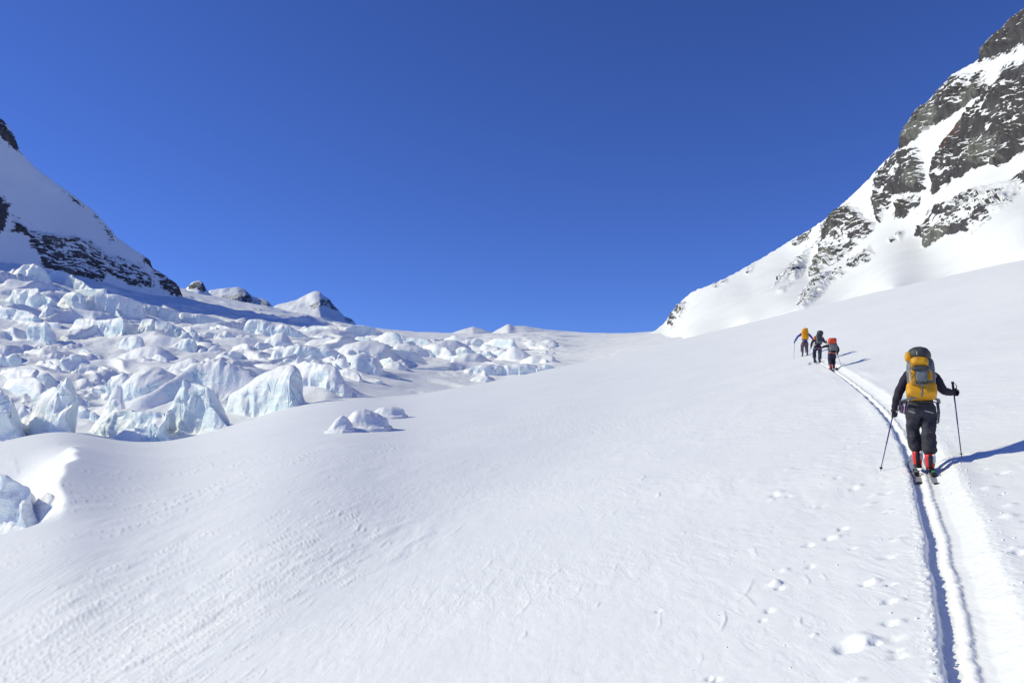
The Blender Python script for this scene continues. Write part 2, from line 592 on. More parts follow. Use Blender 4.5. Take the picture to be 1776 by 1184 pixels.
def np_mesh(name, V, F, smooth=True, attrs=None):
    """Mesh from an (n,3) array and an (m,4) or (m,3) array."""
    me = bpy.data.meshes.new(name)
    V = np.ascontiguousarray(V, dtype=np.float32)
    F = np.ascontiguousarray(F, dtype=np.int32)
    me.vertices.add(len(V))
    me.vertices.foreach_set('co', V.ravel())
    k = F.shape[1]
    me.loops.add(F.size)
    me.loops.foreach_set('vertex_index', F.ravel())
    me.polygons.add(len(F))
    me.polygons.foreach_set('loop_start', np.arange(0, F.size, k, dtype=np.int32))
    me.polygons.foreach_set('loop_total', np.full(len(F), k, dtype=np.int32))
    me.polygons.foreach_set('use_smooth', np.full(len(F), smooth, dtype=bool))
    for an, av in (attrs or {}).items():
        at = me.attributes.new(an, 'FLOAT', 'POINT')
        at.data.foreach_set('value', np.ascontiguousarray(av, dtype=np.float32))
    me.update()
    me.validate()
    return me


def grid_faces(nr, nc, wrap=False):
    i, j = np.meshgrid(np.arange(nr - 1), np.arange(nc if wrap else nc - 1), indexing='ij')
    j2 = (j + 1) % nc
    return np.stack([i * nc + j, i * nc + j2, (i + 1) * nc + j2, (i + 1) * nc + j], -1).reshape(-1, 4)


# ---------------------------------------------------------------- the near snow slope
def scarps(X, Y, th, r):
    """Small wind scarps: each rises gently on the windward left and breaks off sharply on its right."""
    D = np.zeros_like(X)
    n = 0
    for _ in range(9000):
        px, py = rng.uniform(-60, 1560), 770 + 430 * rng.random()
        if rng.random() > float(np.interp(px, [0, 450, 750, 950, 1560], [1.0, 1.0, .30, .05, .02])):
            continue
        x, y = slope_hit(px, py)
        if y > 70 or y < 5.5 or abs(x - track_x(y)) < 0.6:
            continue
        if perlin(np.array([x / 3.2]), np.array([y / 5.5 + 3.3]))[0] + 0.55 * perlin(np.array([x / 9]), np.array([y / 12 + 9.3]))[0] < rng.uniform(-.3, .75):
            continue
        n += 1
        if n > 2600:
            break
        k = (max(y, 5) / 16) ** 0.75
        L, w, H = (.14 + .5 * rng.random() ** 1.6) * k, rng.uniform(.013, .032) * k, rng.uniform(.003, .022) * k * (1.4 if px < 700 else 1.0)
        aw = math.atan2(WD[0], WD[1]) + rng.normal() * .16
        wd = (math.sin(aw), math.cos(aw))
        rr = math.hypot(x, y)
        R = L + 5 * w
        i0, i1 = np.searchsorted(r, [rr - R, rr + R])
        j0, j1 = np.searchsorted(th, [math.atan2(x, y) - R / rr, math.atan2(x, y) + R / rr])
        if i1 <= i0 or j1 <= j0:
            continue
        dx, dy = X[i0:i1, j0:j1] - x, Y[i0:i1, j0:j1] - y
        a = dx * wd[0] + dy * wd[1]
        b = dx * wd[1] - dy * wd[0] + .5 * w * np.sin(a / L * 3 + n) + .06 * a * a / L
        f = np.where(b < 0, np.clip(1 + b / (4.5 * w), 0, 1) ** 2, np.clip(1 - b / (.45 * w), 0, 1))
        D[i0:i1, j0:j1] = np.maximum(D[i0:i1, j0:j1], H * np.clip(1 - (a / L) ** 2, 0, 1) ** .6 * f)
    return D


def build_slope():
    lo = np.radians(np.concatenate([np.linspace(-180, -40, 60)[:-1], np.linspace(-40, -35, 20)[:-1]]))
    mid = np.radians(np.linspace(-35, 35, 800))
    hi = np.radians(np.concatenate([np.linspace(35, 40, 20)[1:], np.linspace(40, 180, 60)[1:]]))
    th = np.concatenate([lo, mid, hi])
    r = np.linspace(3.2 ** -0.5, 420 ** -0.5, 660) ** -2.0
    r = np.concatenate([[0.25, 0.6, 1.0, 1.5, 2.0, 2.6], r, [480, 600]])
    T, R = np.meshgrid(th, r, indexing='ij')
    T, R = T.T, R.T                      # rows = r
    X, Y = R * np.sin(T), R * np.cos(T)
    Z = slope_z(X, Y)
    dr = np.gradient(r)[:, None] * np.ones_like(X)
    dth = np.gradient(th)[None, :] * R
    ds = np.maximum(dth, dr * 0.6)
    Z = Z + slope_detail(X, Y, ds)
    Z = Z + scarps(X, Y, th, r)
    near = (R < 40)
    P = np.zeros_like(X)
    P[near] = pits(X[near], Y[near])
    Z = Z + P
    d = np.abs(track_d(X, Y))
    sink = (1 - sstep(0.42, 0.56, d)) * ((Y > -5) & (Y < TRACK_END + 0.6))
    Z = Z - 0.30 * sink
    V = to_world(X, Y, Z).reshape(-1, 3)
    me = np_mesh('snow_slope', V, grid_faces(X.shape[0], X.shape[1])[:, ::-1])
    tag(link('snow_slope', me, M_SNOW), 'smooth wind crusted snow slope tilting up to the right under the skiers', 'snow slope', kind='structure')


build_slope()

# profile across the track: two ski grooves with a ridge between
_pd = np.array([-1.0, -.34, -.28, -.245, -.228, -.205, -.110, -.092, -.075, -.045, -.028, -.012, .06, .12, .20, .26, .33, .45, 1.0])
_ph = np.array([0, 0, .002, -.004, -.022, -.098, -.106, -.080, -.064, -.064, -.080, -.088, -.082, -.060, -.026, .002, .008, 0, 0])


def track_profile(d, s, X, Y):
    j = 0.020 * perlin(s / 0.11, np.floor(d * 2.0 + 0.5) * 3.3) + 0.012 * perlin(s / 0.035, d * 6) + 0.03 * perlin(s / 0.9, 2.2 + 0 * d)
    core = 1 - sstep(0.30, 0.5, np.abs(d))
    h = np.interp(d + j * core, _pd, _ph)
    end = 1 - sstep(TRACK_END - 2.0, TRACK_END, Y)
    lump = np.maximum(perlin(X / 0.045, Y / 0.06), 0) * 0.016 * np.exp(-((np.abs(d) - 0.26) / 0.10) ** 2)
    ridge_l = np.maximum(perlin(X / 0.03 + 4, Y / 0.05), 0) * 0.018 * np.exp(-((d + 0.06) / 0.04) ** 2)
    return (h + lump + ridge_l) * end


def track_height(X, Y):
    X, Y = np.asarray(X, float), np.asarray(Y, float)
    d = track_d(X, Y)
    return slope_z(X, Y) + slope_detail(X, Y, np.full_like(X, 0.02)) * (0.15 + 0.85 * sstep(.3, .6, np.abs(d))) + track_profile(d, Y, X, Y)


def build_track():
    ys = [-4.0]
    while ys[-1] < TRACK_END:
        ys.append(ys[-1] + (0.05 if ys[-1] < 2.5 else 0.013 + 0.0016 * max(0, ys[-1] - 4)))
    ys = np.array(ys)
    dd = np.concatenate([np.linspace(-1.0, -0.36, 22)[:-1], np.linspace(-0.36, 0.40, 62), np.linspace(0.40, 1.0, 22)[1:]])
    D, Y0 = np.meshgrid(dd, ys)
    g = (track_x(Y0 + 0.05) - track_x(Y0 - 0.05)) / 0.1
    nrm = np.sqrt(1 + g * g)
    X = track_x(Y0) + D / nrm
    Y = Y0 - D * g / nrm
    d = track_d(X, Y)
    ds = np.maximum(np.gradient(ys)[:, None], 0.012) * np.ones_like(X)
    r = np.hypot(X, Y)
    lod = np.maximum(ds, r * 0.0016)
    Z = slope_z(X, Y) + slope_detail(X, Y, lod) * (0.15 + 0.85 * sstep(.28, .6, np.abs(D))) + track_profile(D, Y0, X, Y) + pits(X, Y) * sstep(.3, .45, np.abs(D))
    Z = Z + 0.002 - 0.004 * sstep(0.80, 1.0, np.abs(D)) - 0.1 * sstep(TRACK_END - .5, TRACK_END, Y0)
    V = to_world(X, Y, Z).reshape(-1, 3)
    me = np_mesh('ski_track', V, grid_faces(X.shape[0], X.shape[1])[:, ::1])
    tag(link('ski_track', me, M_SNOW), 'two grooved skin track cut into the snow, leading up to the skiers', 'ski track', kind='structure')


build_track()


def build_glacier():
    u = np.concatenate([np.linspace(-1.0, -0.70, 60)[:-1], np.linspace(-0.70, 0.12, 620)[:-1], np.linspace(0.12, 0.34, 90)])
    Y = np.concatenate([np.linspace(56, 95, 40)[:-1], np.exp(np.linspace(math.log(95), math.log(660), 520)), [700, 760, 900, 1200, 2000, 3500]])
    U, YY = np.meshgrid(u, Y)
    X = U * YY
    Z = glacier_z(X, np.minimum(YY, 900)) + glacier_detail(X, YY) * (YY < 700)
    Z = np.where(YY > 900, np.minimum(Z, glacier_z(X * 900 / YY, np.full_like(YY, 900.0)) - (YY - 900) * 0.1), Z)
    V = to_world(X, YY, Z).reshape(-1, 3)
    me = np_mesh('glacier', V, grid_faces(*X.shape))
    tag(link('glacier', me, M_ICE), 'broken snow covered glacier climbing to the col on the left', 'glacier', kind='structure')


build_glacier()


# ---------------------------------------------------------------- mountains beside the valley
def in_poly(px, py, poly):
    """Signed distance-like value: positive inside, in pixels."""
    poly = np.asarray(poly, float)
    inside = np.zeros(px.shape, bool)
    dist = np.full(px.shape, 1e9)
    n = len(poly)
    for i in range(n):
        x1, y1 = poly[i]
        x2, y2 = poly[(i + 1) % n]
        cond = ((y1 > py) != (y2 > py))
        xc = (x2 - x1) * (py - y1) / ((y2 - y1) if y2 != y1 else 1e-9) + x1
        inside ^= cond & (px < xc)
        dx, dy = x2 - x1, y2 - y1
        t = np.clip(((px - x1) * dx + (py - y1) * dy) / max(dx * dx + dy * dy, 1e-9), 0, 1)
        dist = np.minimum(dist, np.hypot(px - x1 - t * dx, py - y1 - t * dy))
    return np.where(inside, dist, -dist)


def build_mountain(name, label, material, sky_pts, foot_pts, depth_pts, rocks, snows, px_range, ncol, nrow, back_dir, relief, seed, part_name='rock_outcrop', rough_sky=2.0, strike=0.54, ledges=1.0, fringe=1.0, pales=(), rusts=()):
    cols = np.linspace(px_range[0], px_range[1], ncol)
    sk = np.array(sky_pts, float)
    ft = np.array(foot_pts, float)
    ysky = np.interp(cols, sk[:, 0], sk[:, 1]) + rough_sky * fbm(cols / 9.0, seed + 0 * cols, o=3)
    yft = np.interp(cols, ft[:, 0], ft[:, 1])
    t = np.linspace(0, 1, nrow)
    PX = np.repeat(cols[None], nrow, 0)
    PY = yft[None] + (ysky - yft)[None] * t[:, None]
    dt = TPS([(a / 300, b / 300) for a, b, c in depth_pts], [math.log(c) for a, b, c in depth_pts], lam=1e-3)
    D = np.exp(dt(PX / 300, PY / 300))
    jit = 7.0 * fbm(PX / 20 + seed, PY / 12, o=4)
    mask = np.zeros_like(PX)
    dmask = np.zeros_like(PX)
    pid = np.full(PX.shape, -1)
    best = np.zeros_like(PX)
    for k, (poly, dens) in enumerate(rocks):
        sd0 = in_poly(PX, PY, poly)
        dmask = np.maximum(dmask, sstep(-2.0, 9.0, sd0 + .35 * jit) * dens)
        sd = sd0 + jit
        m = (0.45 * sstep(-16.0 * fringe, -1.0, sd) + 0.55 * sstep(-3.0, 4.0, sd)) * dens
        upd = m > best
        pid[upd & (m > 0.06)] = k
        best = np.maximum(best, m)
    mask = best
    for poly, k in snows:
        mask = mask * (1 - k * sstep(-3, 4, in_poly(PX, PY, poly) + jit * 0.6))
    tone = []
    for polys in (pales, rusts):
        v = np.zeros_like(PX)
        for poly in polys:
            v = np.maximum(v, sstep(-5, 7, in_poly(PX, PY, poly) + jit))
        tone.append(np.concatenate([v, np.zeros((14, ncol))], 0).ravel())
    # displacement towards the viewer and up: cliffs stand proud of the snow
    X, Y, Z = uu(PX) * D, D, vv(PY) * D
    W = to_world(X, Y, Z)
    sx, sy, sz = W[..., 0] / 16, W[..., 1] / 16, W[..., 2] / 16
    rel = relief * (0.30 + 0.34 * ridged(sx, sy, sz, o=4) + 0.35 * fbm(sx * 3.1, sy * 3.1, sz * 1.2, o=4))
    # ledges: the beds climb to the right, each one a small wall with a snowy shelf on it
    bed = (PY + strike * PX + 26 * fbm((PX - strike * PY) / 90 + seed, (PY + strike * PX) / 45, o=4)) / 13.0
    bf = bed - np.floor(bed)
    bed2 = (PY + strike * PX + 15 * fbm((PX - strike * PY) / 40 + seed, (PY + strike * PX) / 20 + 4, o=4)) / 6.0
    bf2 = bed2 - np.floor(bed2)
    led = sstep(-.35, .25, fbm(PX / 70 + 2 * seed, PY / 50, o=2)) * ledges + .12
    rel = rel + relief * led * (0.55 * sstep(0, .75, bf) * (1 - sstep(.85, 1, bf)) + 0.24 * sstep(0, .75, bf2) * (1 - sstep(.85, 1, bf2)))
    rel = rel * dmask * np.minimum(D / 280.0, 1.1) + 0.25 * fbm(sx * 0.5, sy * 0.5, sz * 0.5, o=3) * relief
    edge = np.minimum(1, (1 - t)[:, None] * 12)
    gx, gy = np.gradient(W, axis=1), np.gradient(W, axis=0)
    N = np.cross(gx, gy)
    N /= np.linalg.norm(N, axis=-1)[..., None] + 1e-9
    sgn = np.sign(np.sum(N * (-W), -1))[..., None]
    N = N * sgn
    N = 0.6 * N + 0.4 * np.mean(N, axis=(0, 1))
    W = W + N * (rel * (0.25 + 0.75 * edge))[..., None]
    # the far side of the ridge
    nb = 14
    bk = [W]
    msk = [mask]
    top = W[-1]
    for q in range(1, nb + 1):
        s = (q / nb) ** 1.6
        off = np.array(back_dir) * s
        row = top + off[None] + 1.5 * s * fbm(top[:, :1] / 20 + q, top[:, 1:2] / 20, o=2)
        bk.append(row[None])
        msk.append((mask[-1] * 0.8)[None])
    W = np.concatenate(bk, 0)
    mask2 = np.concatenate(msk, 0)
    F = grid_faces(W.shape[0], W.shape[1])
    V = W.reshape(-1, 3)
    # split the cliffs off as parts of their own
    fp = np.full(len(F), -1)
    pidf = np.full(W.shape[:2], -1)
    pidf[:nrow] = pid
    pidf = pidf.ravel()
    fp = pidf[F[:, 0]]
    root = None
    for k in [-1] + list(range(len(rocks))):
        sel = F[fp == k]
        if len(sel) < 4:
            continue
        used, inv = np.unique(sel, return_inverse=True)
        me = np_mesh(name if k < 0 else part_name, V[used], inv.reshape(sel.shape), attrs={'rock': mask2.ravel()[used], 'pale': tone[0][used], 'rust': tone[1][used]})
        if k < 0:
            root = link(name, me, material)
            tag(root, label, 'mountain', kind='structure')
        else:
            link(part_name, me, material, root)
    return root


R_SKY = [(1120, 585), (1150, 562), (1158, 552), (1165, 543), (1175, 530), (1185, 519), (1200, 506), (1240, 491), (1262, 481), (1300, 460), (1340, 437), (1375, 415), (1400, 401), (1430, 381), (1460, 355),
         (1500, 318), (1525, 290), (1545, 270), (1559, 256), (1563, 240), (1572, 215), (1590, 188), (1606, 180), (1628, 156), (1651, 130), (1675, 116), (1698, 103), (1701, 86), (1720, 63), (1736, 52), (1751, 32), (1776, 18), (1850, -50), (1960, -110), (2150, -90), (2400, 60)]
R_FOOT = [(1120, 640), (1200, 620), (1300, 600), (1400, 575), (1550, 540), (1776, 490), (2000, 440), (2400, 380)]
R_DEPTH = [(1120, 620, 330), (1150, 565, 425), (1200, 584, 275), (1200, 508, 425), (1300, 562, 235), (1300, 500, 330), (1300, 460, 395), (1390, 538, 195), (1400, 480, 300), (1430, 381, 350), (1480, 450, 270), (1550, 500, 136), (1550, 440, 215), (1530, 290, 320),
           (1600, 430, 210), (1600, 330, 262), (1560, 250, 305), (1650, 132, 275), (1776, 452, 84), (1776, 380, 118), (1776, 335, 165), (1776, 230, 205), (1776, 110, 225), (1700, 100, 265), (1776, 20, 240), (1690, 300, 225),
           (2000, 400, 72), (2000, 250, 120), (2000, -100, 190), (2400, 300, 80), (2400, 60, 130), (1550, 540, 130), (1776, 490, 82), (1300, 600, 235)]
R_ROCKS = [
    ([(1436, 376), (1427, 406), (1419, 432), (1412, 461), (1402, 478), (1405, 488), (1418, 480), (1457, 454), (1478, 436), (1500, 413), (1515, 400), (1518, 385), (1500, 380), (1490, 362), (1475, 358), (1455, 362)], .74),
    ([(1378, 537), (1386, 512), (1400, 497), (1415, 487), (1450, 470), (1480, 447), (1510, 427), (1516, 440), (1495, 462), (1470, 472), (1442, 490), (1422, 514), (1395, 535)], .72),
    ([(1340, 498), (1348, 482), (1367, 465), (1386, 442), (1408, 421), (1404, 442), (1397, 470), (1381, 486), (1362, 488)], .68),
    ([(1346, 511), (1354, 499), (1377, 489), (1372, 500), (1360, 508)], .62),
    ([(1515, 342), (1530, 298), (1548, 274), (1573, 258), (1598, 252), (1603, 270), (1605, 300), (1606, 325), (1573, 332), (1551, 335), (1538, 360), (1528, 385), (1516, 380)], .76),
    ([(1625, 268), (1645, 235), (1662, 206), (1690, 182), (1727, 140), (1742, 119), (1776, 110), (1850, 60), (1850, 200), (1776, 238), (1735, 256), (1712, 286), (1686, 294), (1659, 308), (1638, 318), (1617, 334), (1614, 300)], .84),
    ([(1559, 257), (1566, 230), (1578, 204), (1592, 185), (1606, 178), (1628, 154), (1651, 130), (1680, 128), (1703, 122), (1696, 140), (1718, 143), (1708, 156), (1666, 186), (1632, 211), (1606, 228), (1580, 245), (1564, 256)], .82),
    ([(1697, 106), (1699, 84), (1718, 60), (1734, 48), (1750, 28), (1776, 12), (1850, -60), (1960, -120), (1960, -40), (1850, 20), (1776, 69), (1760, 79), (1732, 88), (1717, 97)], 1.0),
    ([(1584, 408), (1605, 379), (1616, 366), (1659, 342), (1689, 326), (1724, 318), (1751, 310), (1776, 298), (1850, 250), (1850, 300), (1776, 331), (1751, 350), (1719, 371), (1686, 396), (1643, 410), (1616, 426), (1598, 428), (1602, 410)], .80),
    ([(1550, 378), (1559, 353), (1573, 345), (1590, 352), (1575, 370)], .92),
    ([(1719, 284), (1724, 266), (1744, 250), (1776, 241), (1776, 256), (1752, 275), (1731, 288)], .95),
    ([(1154, 562), (1163, 540), (1185, 516), (1192, 528), (1181, 548), (1166, 562)], .74),
    ([(1232, 499), (1240, 489), (1264, 479), (1262, 490), (1245, 497)], .74),
    ([(1290, 472), (1298, 459), (1312, 452), (1308, 466), (1298, 474)], .74),
    ([(1372, 432), (1374, 414), (1402, 398), (1396, 414), (1382, 425)], .74),
    ([(1538, 417), (1556, 405), (1570, 400), (1562, 416), (1548, 420)], .74),
]
R_SNOW = [([(1684, 201), (1722, 170), (1727, 176), (1692, 208)], .85), ([(1727, 157), (1752, 144), (1755, 152), (1732, 163)], .85), ([(1749, 197), (1764, 179), (1769, 186), (1756, 202)], .8),
          ([(1711, 222), (1730, 207), (1734, 214), (1716, 228)], .8), ([(1751, 215), (1776, 205), (1776, 214), (1758, 221)], .8), ([(1640, 178), (1680, 166), (1683, 173), (1650, 183)], .8),
          ([(1626, 168), (1660, 140), (1692, 127), (1690, 140), (1650, 166), (1630, 182)], .42), ([(1573, 276), (1600, 262), (1603, 275), (1580, 292)], .8), ([(1543, 302), (1560, 284), (1566, 292), (1550, 312)], .75),
          ([(1522, 335), (1540, 318), (1546, 326), (1530, 345)], .7), ([(1430, 418), (1452, 404), (1456, 412), (1432, 430)], .7), ([(1664, 275), (1686, 258), (1690, 266), (1668, 286)], .6), ([(1625, 300), (1650, 284), (1654, 292), (1630, 312)], .6),
          ([(1700, 330), (1760, 318), (1764, 328), (1706, 342)], .6), ([(1650, 385), (1700, 360), (1704, 368), (1655, 395)], .6),
          ([(1598, 225), (1640, 205), (1690, 166), (1702, 170), (1668, 208), (1642, 236), (1628, 262), (1618, 290), (1614, 326), (1608, 326), (1606, 288), (1599, 262), (1588, 250)], .9),
          ([(1450, 400), (1480, 380), (1500, 375), (1498, 395), (1470, 425), (1440, 440)], .42), ([(1665, 122), (1705, 118), (1690, 140), (1660, 152)], .5),
          ([(1620, 375), (1650, 372), (1640, 395), (1620, 395)], .5), ([(1690, 350), (1720, 340), (1718, 356), (1690, 366)], .4),
          ([(1690, 205), (1740, 170), (1776, 155), (1776, 172), (1720, 205)], .35)]
build_mountain('rocky_mountain', 'steep mountain flank of snow and dark cliffs rising at the right', M_ROCK, R_SKY, R_FOOT, R_DEPTH, R_ROCKS, R_SNOW,
               (1125, 1960), 640, 340, (120, 40, -130), 2.7, 3.0,
               pales=[[(1570, 240), (1582, 212), (1600, 196), (1630, 188), (1640, 205), (1610, 226), (1580, 246)], [(1404, 486), (1410, 455), (1425, 440), (1450, 436), (1460, 452), (1430, 474)],
                      [(1680, 290), (1690, 245), (1730, 228), (1750, 235), (1735, 258), (1700, 288)], [(1598, 428), (1604, 402), (1640, 396), (1650, 404), (1616, 426)], [(1575, 325), (1580, 300), (1600, 296), (1604, 322)],
                      [(1722, 285), (1728, 268), (1748, 262), (1740, 280)], [(1700, 104), (1706, 88), (1726, 84), (1720, 96)]],
               rusts=[[(1640, 262), (1648, 238), (1660, 214), (1668, 216), (1662, 236), (1650, 258)]])

L_SKY = [(-900, 260), (-700, 120), (-500, 60), (-300, 40), (-150, 110), (0, 205), (12, 215), (25, 236), (34, 262), (60, 290), (100, 320), (130, 341), (165, 367), (195, 402), (203, 412), (230, 431), (258, 449), (264, 464), (290, 480), (308, 496), (318, 516), (330, 545)]
L_FOOT = [(-900, 560), (-300, 500), (0, 490), (120, 505), (240, 535), (330, 552)]
L_DEPTH = [(-900, 540, 330), (-900, 300, 380), (-500, 500, 375), (-500, 60, 455), (-300, 490, 400), (-300, 60, 480), (0, 470, 452), (0, 350, 475), (0, 205, 505), (120, 490, 490), (120, 400, 510), (120, 335, 530), (240, 515, 525), (240, 440, 552), (318, 545, 555), (318, 516, 570)]
L_ROCKS = [
    ([(23, 377), (37, 385), (52, 398), (95, 406), (138, 412), (161, 418), (184, 440), (215, 447), (246, 464), (266, 477), (268, 500), (244, 498), (218, 491), (187, 474), (178, 490), (155, 481), (123, 478), (69, 461), (64, 440), (57, 426), (40, 403), (24, 398)], .62),
    ([(274, 469), (301, 484), (314, 500), (318, 518), (299, 511), (279, 498)], .78),
    ([(-60, 160), (-10, 196), (0, 204), (14, 220), (26, 238), (36, 264), (17, 251), (0, 234), (-60, 200)], .92),
    ([(-60, 300), (0, 342), (15, 354), (9, 385), (0, 406), (-60, 380)], .86),
    ([(100, 318), (130, 338), (152, 358), (145, 361), (118, 342)], .5),
    ([(163, 370), (185, 390), (203, 412), (196, 416), (180, 396)], .62),
    ([(250, 449), (260, 446), (267, 464), (256, 462)], 1.0),
]
build_mountain('shaded_mountain', 'shaded mountain slope with broken dark rocks above the icefall', M_ROCK_SHADE, L_SKY, L_FOOT, L_DEPTH, L_ROCKS, [],
               (-900, 328), 430, 190, (-160, 60, -150), 3.0, 8.0, rough_sky=1.5, strike=-0.3, ledges=.35, fringe=.7)


# ---------------------------------------------------------------- lofted ice and snow bodies
def loft(profile, base_y, Y0, thick, shape, seed, ns, nt, rough=0.12, lean=0.0, sink=3.0, yaw=0.0, scoop=1.0, apron=True, skirt=(0, 0), facet=0.0):
    """Solid body with the given top line (photo px), standing on the ground at distance Y0 and thick metres deep; returns V (local), F, base point."""
    pr = np.array(profile, float)
    wp = pr[-1, 0] - pr[0, 0]
    bys = (base_y, base_y) if np.isscalar(base_y) else base_y
    if skirt[0]:      # drifted snow running down beside the block
        pr = np.concatenate([[(pr[0, 0] - wp * skirt[0], bys[0]), (pr[0, 0] - wp * skirt[0] * .45, bys[0] * .75 + pr[0, 1] * .25)], pr])
    if skirt[1]:
        pr = np.concatenate([pr, [(pr[-1, 0] + wp * skirt[1] * .45, bys[1] * .75 + pr[-1, 1] * .25), (pr[-1, 0] + wp * skirt[1], bys[1])]])
    x0, x1 = pr[0, 0], pr[-1, 0]
    s = np.linspace(0, 1, ns)
    px = x0 + (x1 - x0) * s
    top = np.interp(px, pr[:, 0], pr[:, 1])
    k = np.hanning(max(3, ns // 30 * 2 + 1) + 2)[1:-1]
    k /= k.sum()
    top = np.convolve(np.pad(top, len(k) // 2, mode='edge'), k, mode='valid')
    by = base_y if np.isscalar(base_y) else np.interp(px, [x0, x1], base_y)
    h = np.maximum((by - top) * Y0 / FPX, 0.02)
    endf = np.clip(np.minimum(s, 1 - s) * 9, 0, 1) ** 0.5
    ec = np.minimum(np.arange(ns), np.arange(ns)[::-1])
    h = h * np.interp(ec, [0, 1, 2, 3, 4], [0.0, .62, .85, .95, 1.0])
    hm = h.max()
    Tk = thick * (0.35 + 0.65 * (h / hm)) * (0.25 + 0.75 * endf) * np.interp(ec, [0, 1, 2, 3], [0.02, .7, .9, 1.0])
    # cross-section from the front foot over the top to the back foot: (offset in -0.5..0.5, height 0..1)
    if shape == 'block':
        cs = [(-.52, -1), (-.50, 0.0), (-.485, .35), (-.47, .70), (-.462, .90), (-.44, .985), (-.25, 1.0), (0, .97), (.3, .86), (.7, .62), (1.2, .25), (1.6, -.05), (1.7, -1)]
    elif shape == 'dome':
        cs = [(-.52, -1), (-.50, 0.0), (-.46, .30), (-.40, .58), (-.30, .82), (-.16, .96), (0, 1.0), (.25, .93), (.6, .72), (1.0, .4), (1.4, .05), (1.6, -.2), (1.7, -1)]
    elif shape == 'fin':
        cs = [(-.55, -1), (-.50, 0.0), (-.38, .33), (-.25, .62), (-.13, .85), (-.05, .97), (0, 1.0), (.06, .95), (.25, .74), (.55, .42), (.95, .1), (1.2, -.1), (1.3, -1)]
    elif shape == 'peak':
        cs = [(-.56, -1), (-.50, 0.0), (-.40, .19), (-.30, .38), (-.2, .58), (-.1, .79), (-.03, .945), (0, 1.0), (.05, .92), (.2, .62), (.5, 0), (.55, -1)]
    else:          # mound: a snowy hump with long soft foot
        cs = [(-.62, -1), (-.55, 0.0), (-.45, .13), (-.33, .42), (-.2, .74), (-.08, .94), (0, 1.0), (.15, .95), (.35, .7), (.55, .35), (.75, 0), (.8, -1)]
    cs = np.array(cs, float)
    if apron:      # a skirt of drifted snow round the foot
        cs = np.concatenate([[(-.95, -1), (-.85, -.12), (-.70, -.02), (-.56, .07)], cs[2:] + [[0, .0]]])
    tt = np.linspace(0, 1, nt)
    cl = np.concatenate([[0], np.cumsum(np.hypot(np.diff(cs[:, 0]), np.diff(np.maximum(cs[:, 1], -0.4)) * 0.6))])
    cl /= cl[-1]
    co = np.interp(tt, cl, cs[:, 0])
    cz = np.interp(tt, cl, cs[:, 1])
    S, C = np.meshgrid(np.arange(ns), np.arange(nt))
    H = h[S]
    off = co[C] * Tk[S]
    hz = cz[C]
    z = np.where(hz < 0, hz * sink, hz * H)
    xw = uu(px)[S] * Y0
    zb = vv(by)
    zb = (zb if np.isscalar(zb) or zb.ndim == 0 else zb[S]) * Y0
    yy = Y0 + off + Tk.max() * 0.5 + lean * z + yaw * (0.5 - s[S]) * (x1 - x0) * Y0 / FPX
    # keep the top line where the photo has it although it lies behind the front foot
    fac = yy / Y0
    X = xw * fac
    Z = np.where(hz > 0, (zb + z) * (1 + (fac - 1) * np.clip(hz, 0, 1)), zb + z)
    W = to_world(X, yy, Z)
    sc = max(hm, 1.5)
    q = W / (sc * 0.75) + seed * 7.13
    amp = rough * sc
    up = np.clip(hz + 0.25, 0, 1)
    face = np.clip(1.15 - hz, 0, 1) * (hz > -.5) * np.clip(1.3 - C / nt * 2.0, 0, 1)
    dx = fbm(q[..., 0], q[..., 1], q[..., 2], o=4, gain=.42)
    dy = fbm(q[..., 0] + 31, q[..., 1] - 8, q[..., 2] + 5, o=4, gain=.42)
    dz = fbm(q[..., 0] - 12, q[..., 1] + 40, q[..., 2] - 9, o=3)
    rd = ridged(q[..., 0] * 1.1 + 3, q[..., 1] * 1.1, q[..., 2] * 0.8 + 9, o=2, gain=.35)
    fl = ridged(q[..., 0] * 3.2, q[..., 1] * 3.2, q[..., 2] * 0.9, o=3)
    if facet:      # broken plates: each cell of the face stands forward or back by its own amount
        for fs, fa in ((.62, 1.0), (.27, .45)):
            cu = np.floor((W[..., 0] + .25 * sc * dx) / (fs * sc) + seed * .37)
            cv = np.floor((W[..., 2] + .25 * sc * dy) / (fs * .8 * sc) + seed * .71)
            hsh = np.modf(np.abs(np.sin(cu * 12.9898 + cv * 78.233 + seed) * 43758.5453))[0]
            W[..., 1] -= facet * fa * sc * (hsh - .3) * np.clip(face * 1.6, 0, 1) * up
            W[..., 0] -= facet * fa * .45 * sc * (hsh - .5) * np.clip(face * 1.6, 0, 1) * up
    W[..., 0] += amp * (1.1 * dx - 0.5 * rd * face * scoop) * up
    W[..., 1] += amp * (1.3 * dy - (1.6 * rd + 0.22 * fl) * face * scoop) * up
    W[..., 2] += amp * 0.6 * dz * up
    return W


def add_body(name, W, material, attrs=None, sharp=0):
    base = W[1].mean(0)
    V = (W - base).reshape(-1, 3)
    me = np_mesh(name, V, grid_faces(W.shape[0], W.shape[1]), attrs=attrs)
    if sharp:
        me.set_sharp_from_angle(angle=math.radians(sharp))
    o = link(name, me, material)
    o.location = base
    return o


